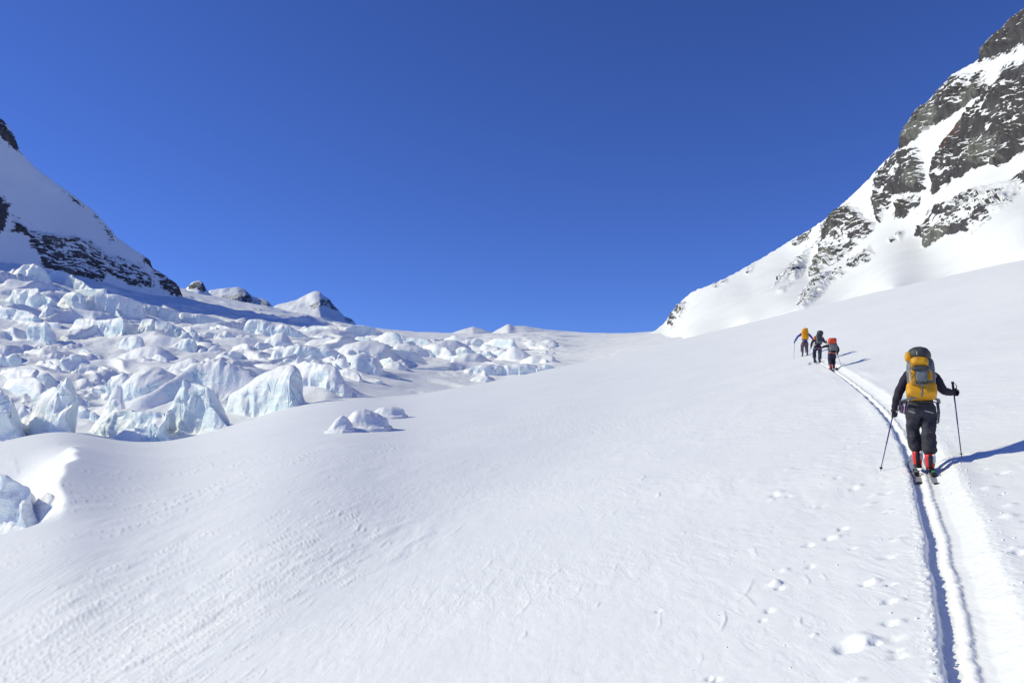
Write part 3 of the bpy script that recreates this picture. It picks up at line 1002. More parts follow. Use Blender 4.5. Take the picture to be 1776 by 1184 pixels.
# far peaks beyond the glacier
def far_peak(label, prof, by, d, thick, rocks, seed, mt, name='snowy_peak', rough=0.06, ns=190, nt=110):
    W = loft(prof, by, d, thick, 'peak', seed, ns, nt, rough=rough, sink=60, apron=False)
    # rock mask from where the cliffs are seen
    wv = W.reshape(-1, 3)
    yc = wv[:, 1] * CP + wv[:, 2] * SP
    zc = -wv[:, 1] * SP + wv[:, 2] * CP
    px = wv[:, 0] / yc * FPX + PW / 2
    py = PH / 2 - zc / yc * FPX
    m = np.zeros(len(px))
    for poly, dens in rocks:
        m = np.maximum(m, sstep(-1.5, 1.5, in_poly(px, py, poly)) * dens)
    o = add_body(name, W, mt, {'rock': m})
    return tag(o, label, 'mountain', kind='structure')


M_PEAK = rock_material('far_snowy_rock', math.radians(20), 0.10, 0.8)
far_peak('small rocky summit just right of the shaded mountain', [(300, 540), (314, 512), (322, 500), (330, 492), (337, 488), (345, 487), (352, 490), (357, 500), (372, 516), (392, 536)], 545, 1150, 130,
         [([(326, 496), (338, 488), (352, 489), (358, 503), (350, 508), (340, 500), (328, 502)], .85), ([(316, 512), (322, 506), (322, 516), (317, 518)], .7)], 2.0, M_PEAK)
far_peak('snow topped far summit with a dark ribbed rock side', [(348, 540), (362, 502), (375, 500), (395, 498), (412, 497), (425, 503), (437, 515), (450, 516), (465, 521), (472, 530), (480, 545)], 552, 1500, 230,
         [([(384, 512), (405, 512), (420, 500), (434, 512), (440, 520), (462, 520), (470, 532), (450, 536), (425, 536), (400, 530), (387, 524)], .8)], 4.0, M_PEAK)
far_peak('pointed white far pyramid peak with rock bands on its right side', [(455, 550), (480, 528), (500, 522), (520, 516), (535, 510), (548, 503), (557, 503), (563, 512), (572, 518), (580, 530), (590, 540), (598, 549), (606, 551), (616, 560)], 570, 1900, 330,
         [([(536, 530), (560, 518), (576, 520), (590, 540), (580, 538), (560, 530), (540, 538)], .72), ([(512, 540), (540, 540), (545, 545), (515, 546)], .5), ([(570, 545), (585, 552), (575, 554)], .5), ([(597, 548), (614, 556), (606, 560), (598, 556)], .9)], 6.0, M_PEAK)
far_peak('low white snow pyramid on the skyline beyond the col', [(760, 590), (785, 577), (805, 570), (820, 566), (836, 570), (856, 577), (880, 588)], 596, 700, 120, [], 9.0, M_PEAK, 'snow_hill', .035)
far_peak('taller pointed snow hill on the skyline left of the col', [(820, 592), (846, 580), (864, 571), (881, 560), (892, 565), (912, 565), (932, 569), (960, 572), (1000, 575), (1060, 590)], 600, 640, 140, [], 12.0, M_PEAK, 'snow_hill', .035)

# the seracs of the icefall: label, top line in the photo, base y, thickness ratio, shape, roughness
SERACS = [
    ('long straight ice wall with a flat snowy top high in the icefall', [(150, 530), (152, 511), (170, 508), (200, 511), (225, 517), (246, 526), (248, 545)], 555, .5, 'block', .06),
    ('sloping ice wall continuing right from the long straight wall', [(247, 548), (249, 527), (275, 531), (306, 540), (310, 556)], 562, .5, 'block', .07),
    ('low fading end of the long ice wall below the shaded mountain', [(308, 556), (312, 541), (350, 545), (380, 553), (402, 562), (410, 568)], 570, .5, 'block', .07),
    ('squarish ice block standing left of the long straight wall', [(103, 530), (106, 513), (115, 506), (135, 506), (145, 513), (148, 532)], 545, .8, 'block', .10),
    ('rounded ice block directly under the shaded mountain at far left', [(22, 485), (28, 468), (42, 461), (65, 460), (82, 467), (87, 485)], 498, .7, 'block', .12),
    ('pale ice step right of the rounded block under the shaded mountain', [(84, 485), (88, 471), (105, 470), (125, 477), (140, 488), (158, 500)], 503, .6, 'block', .10),
    ('ragged blue ice cliff with a thin spike at its right end', [(12, 528), (18, 512), (30, 501), (50, 499), (62, 500), (65, 494), (69, 508), (92, 518), (98, 532)], 538, .6, 'block', .14),
    ('sharp white ice pyramid rising from the slab at far left', [(64, 556), (70, 544), (76, 534), (81, 524), (87, 531), (93, 538), (97, 556)], 562, .6, 'fin', .06),
    ('long low snow slab running left from the sharp pyramid', [(-30, 545), (0, 530), (20, 533), (50, 541), (66, 548), (72, 556)], 560, .5, 'block', .08),
    ('rectangular ice block with an overhanging snow roof', [(123, 575), (125, 560), (132, 553), (150, 552), (178, 556), (200, 552), (212, 549), (216, 556), (217, 578)], 588, .6, 'block', .10),
    ('deep blue ice face below the sharp pyramid', [(36, 592), (46, 573), (60, 561), (75, 558), (86, 563), (92, 578), (97, 594)], 600, .7, 'block', .12),
    ('top heavy ice tower with a square head', [(240, 575), (240, 560), (244, 555), (258, 553), (269, 554), (271, 562), (270, 585)], 596, .8, 'block', .10),
    ('small knobbly ice lumps at the foot of the square headed tower', [(246, 592), (254, 583), (265, 590), (274, 581), (286, 586), (298, 590), (304, 597)], 600, .6, 'dome', .16),
    ('smooth blue ice wall leaning behind the square headed tower', [(268, 580), (272, 556), (290, 559), (312, 567), (326, 577), (334, 588)], 594, .5, 'block', .08),
    ('half round ice dome left below the square headed tower', [(205, 604), (210, 592), (222, 583), (236, 580), (246, 587), (252, 597), (256, 607)], 612, .7, 'dome', .07),
    ('grey shaded snow dome cut off by the left edge of the view, mid height', [(-40, 615), (-15, 598), (8, 597), (22, 605), (31, 618), (37, 632)], 637, .8, 'dome', .07),
    ('small steep snow tooth with a rounded top, left part of the icefall', [(73, 660), (79, 643), (90, 633), (100, 632), (106, 642), (112, 658)], 666, .7, 'dome', .08),
    ('ragged spiky ice ridge behind the steep snow tooth', [(95, 640), (99, 625), (108, 616), (118, 619), (128, 612), (142, 615), (152, 622), (163, 626), (188, 641)], 662, .5, 'fin', .20),
    ('broad shaded snow dome with a hollow right side near the left edge', [(-20, 665), (0, 650), (22, 640), (45, 636), (62, 638), (71, 650), (78, 672)], 684, .8, 'dome', .09),
    ('large bulging snow dome with a blue ice hollow in its front', [(203, 712), (212, 690), (222, 668), (238, 647), (255, 636), (270, 634), (285, 639), (302, 648), (315, 657), (324, 690)], 722, .6, 'dome', .10),
    ('smooth tilted snow cap behind the bulging dome', [(286, 650), (296, 635), (312, 627), (332, 620), (345, 624), (353, 640)], 658, .7, 'dome', .06),
    ('bright white wedge shaped snow block in the middle of the icefall', [(357, 652), (362, 641), (370, 625), (383, 613), (395, 617), (410, 628), (424, 638), (436, 650)], 658, .8, 'fin', .06),
    ('tall ragged white serac standing at the front edge of the icefall', [(288, 748), (294, 728), (302, 702), (312, 676), (318, 668), (322, 655), (328, 664), (345, 664), (362, 668), (376, 672), (384, 690), (392, 716)], 752, .55, 'block', .11),
    ('thin grey shard of ice leaning in front of the ragged white serac', [(346, 750), (351, 724), (357, 710), (363, 705), (371, 709), (380, 722), (399, 744)], 758, .5, 'fin', .05),
    ('long curling snow ridge with a blue ice front, largest of the front seracs', [(384, 720), (398, 690), (418, 675), (440, 660), (462, 644), (484, 634), (500, 630), (512, 632), (519, 642), (524, 664)], (752, 706), .55, 'dome', .09),
    ('dark fronted snow dome right of the long curling ridge', [(514, 665), (520, 644), (534, 632), (548, 628), (570, 630), (585, 638), (600, 654), (612, 676), (616, 690)], 700, .6, 'dome', .10),
    ('wide blue ice cliff with a ragged snowy rim above the curling ridge', [(466, 622), (474, 609), (492, 606), (506, 599), (518, 596), (530, 601), (552, 602), (572, 606), (590, 616), (606, 629)], 636, .5, 'block', .10),
    ('big smooth snow hump right of the wide blue cliff', [(575, 626), (585, 610), (600, 597), (622, 592), (650, 592), (672, 597), (683, 611), (700, 622), (735, 632)], 636, .6, 'dome', .06),
    ('torn white snow fan with jagged left edge in the deep hollow', [(36, 748), (42, 726), (60, 700), (66, 692), (78, 676), (86, 667), (94, 672), (103, 684), (110, 712), (118, 742)], 754, .6, 'fin', .12),
    ('leaning blue ice pillar right of the torn snow fan', [(92, 744), (96, 700), (104, 676), (114, 664), (128, 658), (134, 674), (132, 704), (126, 742)], 752, .6, 'block', .12),
    ('thin upright snow fin with a shaded right side, left of the bulging dome', [(160, 746), (167, 722), (173, 704), (188, 682), (203, 666), (212, 672), (216, 690), (214, 722)], 756, .5, 'fin', .09),
    ('ice hollow with a bright snow lip between pillar and fin', [(128, 690), (138, 680), (156, 676), (170, 668), (188, 664), (204, 652), (216, 646), (226, 660), (234, 690)], 706, .5, 'block', .13),
    ('crumbling blue block under a pointed snow roof at the front edge', [(168, 758), (178, 736), (190, 720), (206, 713), (226, 708), (250, 711), (274, 714), (290, 718), (284, 740)], 764, .6, 'block', .13),
    ('small smooth snow slab lying before the crumbling blue block', [(194, 764), (202, 754), (216, 745), (234, 742), (246, 743), (249, 760)], 768, .8, 'dome', .06),
    ('rough ice column cut off by the left edge of the view, lower part', [(-20, 690), (-5, 668), (6, 676), (12, 692), (24, 696), (29, 716), (31, 744)], 766, .7, 'block', .14),
    ('shaded ice block at the lower left corner of the icefall', [(-60, 850), (-20, 828), (0, 825), (20, 824), (34, 836), (46, 843), (54, 850), (57, 880)], 914, .7, 'block', .09),
    ('dark triangular ice shard beside the lower left ice block', [(34, 902), (46, 890), (60, 872), (72, 858), (81, 851), (92, 856), (102, 866), (111, 878), (116, 886)], 902, .6, 'fin', .05),
    ('low grey ice lump at the left of the small snow humps mid slope', [(572, 740), (582, 729), (594, 721), (602, 724), (612, 734)], (748, 746), .9, 'mound', .08),
    ('smooth striped snow hump in the middle of the slope', [(592, 738), (606, 722), (618, 712), (632, 708), (646, 711), (656, 716), (670, 724)], (746, 743), .9, 'mound', .09),
    ('flat bright snow plate right of the striped hump', [(640, 719), (656, 708), (668, 704), (680, 703), (700, 709)], (725, 722), .8, 'mound', .06),
    ('long low line of blue ice at the right end of the icefall', [(800, 652), (808, 640), (824, 634), (850, 631), (872, 634), (900, 630), (928, 631), (950, 632), (962, 637), (968, 642)], 656, .4, 'block', .11),
    ('pointed chunk of ice in front of the long low ice line', [(811, 664), (820, 654), (832, 647), (840, 641), (848, 648), (858, 656), (864, 664)], 667, .8, 'fin', .12),
    ('broad snow hill with an ice edge at its top near the skyline', [(690, 618), (712, 606), (740, 595), (765, 590), (790, 589), (808, 596), (822, 608), (834, 620)], 622, .5, 'mound', .05),
    ('blue ice wall on the shaded skyline right of the far pyramid', [(590, 584), (598, 570), (608, 564), (625, 563), (645, 568), (662, 576), (676, 584)], 590, .5, 'block', .08),
    ('small round snow lump in the hollow behind the slope', [(660, 644), (668, 632), (680, 627), (692, 627), (702, 634), (708, 645)], 648, .8, 'dome', .06),
    ('clean white snow cone right of the broad snow hill', [(850, 630), (868, 616), (884, 603), (893, 599), (904, 605), (920, 616), (940, 628)], 632, .5, 'mound', .03),
    ('small dark ice chunk between the snow hill and the snow cone', [(814, 620), (820, 609), (836, 607), (850, 610), (858, 620)], 624, .6, 'block', .14),
    ('grey ice crest in shadow, upper middle of the icefall', [(348, 576), (352, 562), (366, 564), (380, 562), (400, 569), (420, 577)], 582, .5, 'block', .09),
    ('knobbly ice bank below the grey shaded crest', [(338, 590), (346, 578), (362, 575), (386, 578), (392, 572), (402, 579), (414, 588)], 594, .5, 'block', .10),
    ('ice crest with three sunlit vertical ribs, upper middle of the icefall', [(416, 585), (426, 566), (434, 554), (458, 554), (474, 561), (496, 564), (524, 576)], 592, .5, 'block', .11),
    ('rounded snow dome under the ribbed crest', [(452, 606), (464, 586), (478, 577), (490, 576), (502, 586), (510, 604)], 610, .7, 'dome', .06),
    ('little crumbled ice tower right of the smooth blue wall', [(315, 590), (318, 575), (326, 577), (331, 569), (339, 573), (344, 584), (346, 594)], 597, .8, 'block', .16),
    ('jagged bit of ice just above the white wedge block', [(338, 614), (352, 603), (366, 605), (374, 599), (381, 602), (385, 613)], 622, .6, 'fin', .18),
    ('tilted pale ice slab left of the jagged bit', [(288, 610), (298, 598), (312, 591), (328, 587), (338, 588), (342, 604)], 618, .6, 'block', .10),
    ('long smooth snow whaleback in the centre of the icefall', [(190, 626), (212, 616), (236, 604), (258, 598), (274, 599), (290, 607), (304, 618)], 630, .6, 'dome', .05),
    ('flat topped ice step right of the ribbed crest', [(520, 582), (526, 571), (546, 565), (570, 566), (586, 573), (594, 583)], 588, .5, 'block', .08),
]
YAWS = {0: .1, 1: .1, 2: .1, 24: .55, 22: .5, 40: .1, 26: .15, 37: -.15, 38: -.15, 39: -.15}
for k, (lab, prof, by, tr, shape, rg) in enumerate(SERACS):
    bm_ = by if np.isscalar(by) else 0.5 * (by[0] + by[1])
    pxm = 0.5 * (prof[0][0] + prof[-1][0])
    Y0 = glacier_hit(pxm, bm_)
    if k in (35, 36):
        Y0 = 30.0
    elif lab.startswith(('low grey ice lump', 'smooth striped', 'flat bright snow plate')):
        Y0 = slope_hit(pxm, bm_ + 2)[1]
    wid = (prof[-1][0] - prof[0][0]) * Y0 / FPX
    hgt = (bm_ - min(q[1] for q in prof)) * Y0 / FPX
    th = float(np.clip(wid * tr, hgt * 0.5, hgt * 2.2 + 2))
    wpx = prof[-1][0] - prof[0][0]
    W = loft(prof, by, Y0, th, shape, k + 1.0, int(np.clip(wpx * 1.0, 44, 150)), int(np.clip((bm_ - min(q[1] for q in prof)) * 1.3, 40, 90)), rough=rg * 1.1, yaw=YAWS.get(k, rng.uniform(-.2, 1.2)),
             skirt=((.25, .12) if k in (37, 38, 39) else (.12, .12)) if shape == 'mound' else (rng.uniform(.1, .4), rng.uniform(.1, .45)), facet={'block': .16, 'fin': .09}.get(shape, .05))
    tag(add_body('serac', W, M_ICE_SNOWY if ('snow' in lab and 'blue' not in lab) or k in (35, 36, 37) else M_ICE, sharp=42), lab, 'serac', 'seracs of the icefall')

_used = set()
_anchor = []
for (lab, prof, by, tr, shape, rg) in SERACS:
    sh = lab
    for cut in (',', ' with ', ' high in ', ' standing ', ' directly ', ' running ', ' rising ', ' continuing ', ' cut off ', ' lying ', ' in the ', ' in its ', ' in shadow', ' below ', ' under ', ' behind ', ' beside ', ' leaning ', ' at its ', ' at the ', ' at far', ' near ', ' left of ', ' right of ', ' between ', ' before ', ' above ', ' just ', ' on the ', ' mid '):
        sh = sh.split(cut)[0]
    _anchor.append((0.5 * (prof[0][0] + prof[-1][0]), 0.5 * (min(q[1] for q in prof) + (by if np.isscalar(by) else by[0])), sh))
_shorts = [a[2] for a in _anchor]
_anchor = [a for a in _anchor if _shorts.count(a[2]) == 1 and len(a[2].split()) <= 8]


def block_label(px, py, w, kind, snowy):
    """Name a block by its look and by the named serac it lies next to."""
    look = ('tiny' if w < 16 else 'small' if w < 30 else 'mid sized' if w < 55 else 'large') + (' snow plastered ' if snowy else ' pale blue ') + {'block': 'ice block', 'dome': 'ice dome', 'fin': 'ice pinnacle'}[kind]
    near = sorted(_anchor, key=lambda a: math.hypot(a[0] - px, 1.6 * (a[1] - py)))
    out = None
    for a in near[:6]:
        dx, dy = px - a[0], py - a[1]
        rel = ('left of' if dx < 0 else 'right of') if abs(dx) > 1.3 * abs(dy) else ('behind' if dy < 0 else 'in front of')
        out = look + ' ' + rel + ' the ' + a[2]
        if out not in _used and len(out.split()) <= 16:
            break
    _used.add(out)
    return out


# smaller ice blocks and drifted steps packed through the icefall, too alike to tell apart
small = 0
tries = 0
while small < 298 and tries < 4000:
    tries += 1
    hump = small >= 236      # smooth snowy humps filling the quieter right part of the icefall
    px = rng.uniform(540, 955) if hump else rng.uniform(-20, 690)
    lo = np.interp(px, [0, 150, 300, 450, 560, 700, 950], [478, 515, 555, 578, 588, 598, 605])
    hi = np.interp(px, [0, 200, 400, 560, 700, 950], [742, 742, 715, 670, 640, 640])
    big = small < 62
    by = (hi - (hi - lo) * 0.5 * rng.random() ** 1.2) if big else lo + (hi - lo) * rng.random() ** 1.1
    if big and px > 640:
        continue
    Y0 = glacier_hit(px, by) + 2.0
    w = rng.uniform(16, 46) * (0.55 + 0.75 * (by - 510) / 220)
    if big:
        w = rng.uniform(42, 96) * (0.55 + 0.45 * (by - 600) / 140)
    if hump:
        w = rng.uniform(22, 78)
    h = w * (rng.uniform(0.38, 0.68) if big else rng.uniform(.22, .42) if hump else rng.uniform(0.28, 0.62))
    kind = ['block', 'dome', 'block', 'dome'][small % 4] if big else ['dome', 'dome', 'block'][small % 3] if hump else ['block', 'dome', 'block', 'fin', 'block', 'dome'][small % 6]
    n_ = 6
    prof = [(px - w / 2, by - h * rng.uniform(.2, .6))]
    tilt = rng.uniform(-.5, .5)
    for q in np.linspace(-.4, .4, n_):
        prof.append((px + w * q, by - h * (1 - 1.1 * q * q + tilt * q) * rng.uniform(.8, 1.12)))
    prof.append((px + w / 2, by - h * rng.uniform(.2, .6)))
    W = loft(prof, by + 3, Y0, w * Y0 / FPX * rng.uniform(.5, .9), kind, 90.0 + small, 40, 34, rough=rng.uniform(.06, .13), sink=2,
             yaw=rng.uniform(-.3, 1.3), skirt=(rng.uniform(.1, .6), rng.uniform(.1, .6)), facet=.15 if kind == 'block' else .08)
    snowy = rng.random() < (.75 if hump else .5)
    tag(add_body('ice_block', W, M_ICE_SNOWY if snowy else M_ICE, sharp=42), block_label(px, by - h / 2, w, kind, snowy), 'ice block', 'small ice blocks packed through the icefall')
    small += 1

# ---------------------------------------------------------------- loose crumbs of snow along the track
def build_crumbs():
    ico = bmesh.new()
    bmesh.ops.create_icosphere(ico, subdivisions=1, radius=1.0)
    bv = np.array([v.co[:] for v in ico.verts])
    bf = np.array([[v.index for v in f.verts] for f in ico.faces])
    ico.free()
    Vs, Fs = [], []
    n = 0
    for i in range(900):
        y = 3.8 + 14 * rng.random() ** 1.7
        side = rng.random()
        d = (-0.27 - abs(rng.normal()) * 0.05) if side < .3 else ((0.30 + abs(rng.normal()) * 0.18) if side < .8 else rng.normal() * 1.0 - 1.0)
        s = 0.004 + 0.011 * rng.random() ** 3
        x = float(track_x(y)) + d
        z = float(track_height(np.array([x]), np.array([y]))[0])
        c = to_world(x, y, z + s * 0.3)
        v = bv * s * (0.7 + 0.6 * rng.random(size=(len(bv), 1))) * np.array([1.2, 1.0, 0.75]) + c
        Vs.append(v)
        Fs.append(bf + n)
        n += len(bv)
    me = np_mesh('snow_crumbs', np.concatenate(Vs), np.concatenate(Fs))
    tag(link('snow_crumbs', me, M_SNOW), 'loose crumbs of snow thrown out beside the track', 'snow crumbs', kind='stuff')


build_crumbs()

# ---------------------------------------------------------------- cloth and gear materials
M_BLACK_TOP = mat('dark_navy_base_layer', (0.016, 0.013, 0.030), .8, noise=(9, .3), bump=(30, .3, .01))
M_PANTS = mat('charcoal_trousers', (0.030, 0.030, 0.042), .75, noise=(6, .45), bump=(9, 1.0, .06))
M_GLOVE = mat('dark_glove', (0.022, 0.014, 0.022), .7, noise=(20, .3))
M_SKIN = mat('skin', (0.45, 0.27, 0.20), .55)
M_HAIR = mat('brown_hair', (0.05, 0.03, 0.02), .6)
M_YELLOW = mat('yellow_pack_cloth', (0.62, 0.30, 0.010), .6, noise=(7, .18), bump=(16, .5, .02))
M_PGREY = mat('grey_pack_cloth', (0.13, 0.15, 0.17), .6, noise=(14, .25), bump=(30, .4, .01))
M_PDARK = mat('dark_grey_pack_lid', (0.052, 0.052, 0.058), .6, noise=(12, .3), bump=(18, .5, .02))
M_STRAP = mat('light_grey_webbing', (0.30, 0.32, 0.34), .6, noise=(40, .2))
M_RED = mat('red_boot_plastic', (0.62, 0.022, 0.020), .35, noise=(18, .15))
M_WHITE = mat('white_boot_plastic', (0.65, 0.65, 0.66), .35, noise=(18, .1))
M_BLACK = mat('black_plastic', (0.012, 0.012, 0.014), .45, noise=(25, .3))
M_GREEN = mat('green_binding_plastic', (0.03, 0.28, 0.10), .4, noise=(25, .2))
M_METAL = mat('brushed_metal', (0.42, 0.42, 0.44), .35, metallic=.9, noise=(40, .2))
M_POLE = mat('purple_blue_pole', (0.055, 0.045, 0.19), .35, metallic=.3, noise=(30, .2))
M_SKI = mat('grey_ski_top', (0.36, 0.38, 0.42), .4, noise=(8, .2))
M_PURPLE = mat('purple_sling', (0.12, 0.05, 0.14), .7, noise=(30, .4))
M_REFLECT = mat('pale_zip_tape', (0.68, 0.68, 0.70), .5, noise=(50, .1))
M_BLUE = mat('bright_blue_jacket', (0.018, 0.055, 0.34), .7, noise=(9, .25), bump=(20, .4, .02))
M_ORANGE = mat('orange_pack_cloth', (0.72, 0.30, 0.006), .6, noise=(8, .2), bump=(16, .4, .02))
M_MAUVE = mat('grey_mauve_trousers', (0.085, 0.075, 0.115), .75, noise=(6, .3), bump=(11, .5, .03))
M_NAVY = mat('navy_trousers', (0.020, 0.020, 0.050), .75, noise=(6, .3), bump=(11, .5, .03))
M_BLACKJ = mat('black_jacket', (0.015, 0.012, 0.022), .75, noise=(8, .3))
M_REDPACK = mat('red_orange_pack_cloth', (0.66, 0.065, 0.030), .6, noise=(8, .2), bump=(16, .4, .02))
M_OPATCH = mat('orange_sleeve_cloth', (0.75, 0.13, 0.03), .65, noise=(10, .2))
M_PINK = mat('faded_red_webbing', (0.45, 0.15, 0.15), .7, noise=(30, .2))


# ---------------------------------------------------------------- modelling helpers for people and gear
def local(parent, p):
    return parent.matrix_world.inverted() @ Vector(p)


def wmat(o):
    m = o.matrix_parent_inverse @ o.matrix_basis if o.parent is not None else o.matrix_basis.copy()
    return wmat(o.parent) @ m if o.parent is not None else m


def finish(name, me, material, parent):
    """me holds world coordinates; store it relative to its parent chain."""
    o = link(name, me, material, parent)
    if parent is not None:
        o.matrix_parent_inverse = Matrix.Identity(4)
        me.transform(wmat(parent).inverted())
        me.update()
    return o


def skin(name, nodes, edges, material, parent, root=0, sub=2, wr=0.0):
    """One continuous body grown over a skeleton: nodes = [(world point, radius or (rx, ry))]."""
    me = bpy.data.meshes.new(name + '_bones')
    me.from_pydata([tuple(n[0]) for n in nodes], edges, [])
    o = bpy.data.objects.new(name + '_bones', me)
    COL.objects.link(o)
    sk = o.modifiers.new('skin', 'SKIN')
    sk.use_smooth_shade = True
    for i, n in enumerate(nodes):
        r = n[1] if isinstance(n[1], tuple) else (n[1], n[1])
        me.skin_vertices[0].data[i].radius = r
        me.skin_vertices[0].data[i].use_root = (i == root)
    if sub:
        ss = o.modifiers.new('sub', 'SUBSURF')
        ss.levels = sub
        ss.render_levels = sub
    bpy.context.view_layer.update()
    dg = bpy.context.evaluated_depsgraph_get()
    out = bpy.data.meshes.new_from_object(o.evaluated_get(dg))
    bpy.data.objects.remove(o)
    bpy.data.meshes.remove(me)
    out.name = name
    out.materials.clear()
    out.polygons.foreach_set('use_smooth', [True] * len(out.polygons))
    if wr:       # folds of loose cloth
        co = np.empty(len(out.vertices) * 3, np.float32)
        out.vertices.foreach_get('co', co)
        co = co.reshape(-1, 3)
        no = np.array([v.normal[:] for v in out.vertices])
        f = ridged(co[:, 0] * 5.5 + 3, co[:, 1] * 5.5, co[:, 2] * 9.0 + 1, o=3, gain=.5) * .6 + fbm(co[:, 0] * 4, co[:, 1] * 4, co[:, 2] * 4, o=2) * .6
        co = co + no * (wr * (f - .2))[:, None]
        out.vertices.foreach_set('co', co.astype(np.float32).ravel())
        out.update()
    return finish(name, out, material, parent)


def superell(name, c, size, e, rot, material, parent, n=(28, 18), wr=0.0, seed=0.0, taper=0.0):
    """Rounded box (superellipsoid): c world centre, size half extents, e roundness, rot 3x3 matrix."""
    nu, nv = n
    a = np.linspace(-math.pi, math.pi, nu, endpoint=False)
    b = np.linspace(-math.pi / 2, math.pi / 2, nv)
    A, B = np.meshgrid(a, b)

    def sg(f, p):
        return np.sign(f) * np.abs(f) ** p
    x = size[0] * sg(np.cos(B), e) * sg(np.cos(A), e)
    y = size[1] * sg(np.cos(B), e) * sg(np.sin(A), e)
    z = size[2] * sg(np.sin(B), e)
    x = x * (1 + taper * z / size[2])
    P = np.stack([x, y, z], -1)
    if wr:
        q = P / (max(size) * 0.35) + seed
        P = P * (1 + wr * fbm(q[..., 0], q[..., 1], q[..., 2], o=3))[..., None]
    P = P.reshape(-1, 3) @ np.array(rot).T + np.array(c)
    me = np_mesh(name, P, grid_faces(nv, nu, True))
    return finish(name, me, material, parent)


def tube(name, pts, rad, material, parent, n=8, flat=1.0):
    """Round or flattened tube along points; rad = number or list."""
    pts = [Vector(p) for p in pts]
    rr = rad if isinstance(rad, (list, tuple)) else [rad] * len(pts)
    V, F = [], []
    for i, p in enumerate(pts):
        t = (pts[min(i + 1, len(pts) - 1)] - pts[max(i - 1, 0)]).normalized()
        up = Vector((0, 0, 1)) if abs(t.z) < .9 else Vector((0, 1, 0))
        s = t.cross(up).normalized()
        w = s.cross(t)
        for k in range(n):
            a = 2 * math.pi * k / n
            V.append(p + s * math.cos(a) * rr[i] + w * math.sin(a) * rr[i] * flat)
    for i in range(len(pts) - 1):
        for k in range(n):
            F.append((i * n + k, i * n + (k + 1) % n, (i + 1) * n + (k + 1) % n, (i + 1) * n + k))
    F.append(tuple(range(n))[::-1])
    F.append(tuple((len(pts) - 1) * n + k for k in range(n)))
    me = bpy.data.meshes.new(name)
    me.from_pydata([tuple(v) for v in V], [], F)
    me.polygons.foreach_set('use_smooth', [True] * len(F))
    me.update()
    return finish(name, me, material, parent)


def empty(name, loc, yaw=0.0):
    o = bpy.data.objects.new(name, None)
    COL.objects.link(o)
    o.location = loc
    o.rotation_euler = (0, 0, yaw)
    o.empty_display_size = 0.2
    bpy.context.view_layer.update()
    return o


def axes(fwd, up=Vector((0, 0, 1))):
    f = Vector(fwd).normalized()
    r = f.cross(up).normalized()
    u = r.cross(f)
    return np.array([[r.x, f.x, u.x], [r.y, f.y, u.y], [r.z, f.z, u.z]])


def ground_world(px, py):
    x, y = slope_hit(px, py)
    return Vector(to_world(x, y, float(track_height(np.array([x]), np.array([y]))[0])))


def heading(y):
    """Unit vector up the track at forward distance y, on the ground."""
    a = Vector(to_world(float(track_x(y - .4)), y - .4, float(slope_z(track_x(y - .4), y - .4))))
    b = Vector(to_world(float(track_x(y + .4)), y + .4, float(slope_z(track_x(y + .4), y + .4))))
    return (b - a).normalized()


def make_glove(name, wrist, palm, pole_dir, side, parent, material):
    """Gloved hand closed round a pole: palm, four curled fingers of unequal length and a thumb."""
    w, p = Vector(wrist), Vector(palm)
    along = (p - w).normalized()
    pd = Vector(pole_dir).normalized()
    out = along.cross(pd).normalized() * side
    nodes = [(w, .036), (w.lerp(p, .55), (.042, .036)), (p, (.044, .036))]
    edges = [(0, 1), (1, 2)]
    for k, (o_, L) in enumerate(((.033, .9), (.011, 1.0), (-.011, .96), (-.032, .78))):
        b = p + pd * o_ + along * .02
        i = len(nodes)
        nodes += [(b, .015), (b + along * .032 * L + out * .012, .0135), (b + along * .035 * L + out * .045 * L, .0125), (b + along * .006 + out * .055 * L, .011)]
        edges += [(2, i), (i, i + 1), (i + 1, i + 2), (i + 2, i + 3)]
    i = len(nodes)
    tb = w.lerp(p, .6) + pd * .026
    nodes += [(tb, .016), (tb + pd * .026 + out * .024 + along * .012, .015), (tb + pd * .020 + out * .050 + along * .028, .0125)]
    edges += [(1, i), (i, i + 1), (i + 1, i + 2)]
    return skin(name, nodes, edges, material, parent, root=2, sub=1)


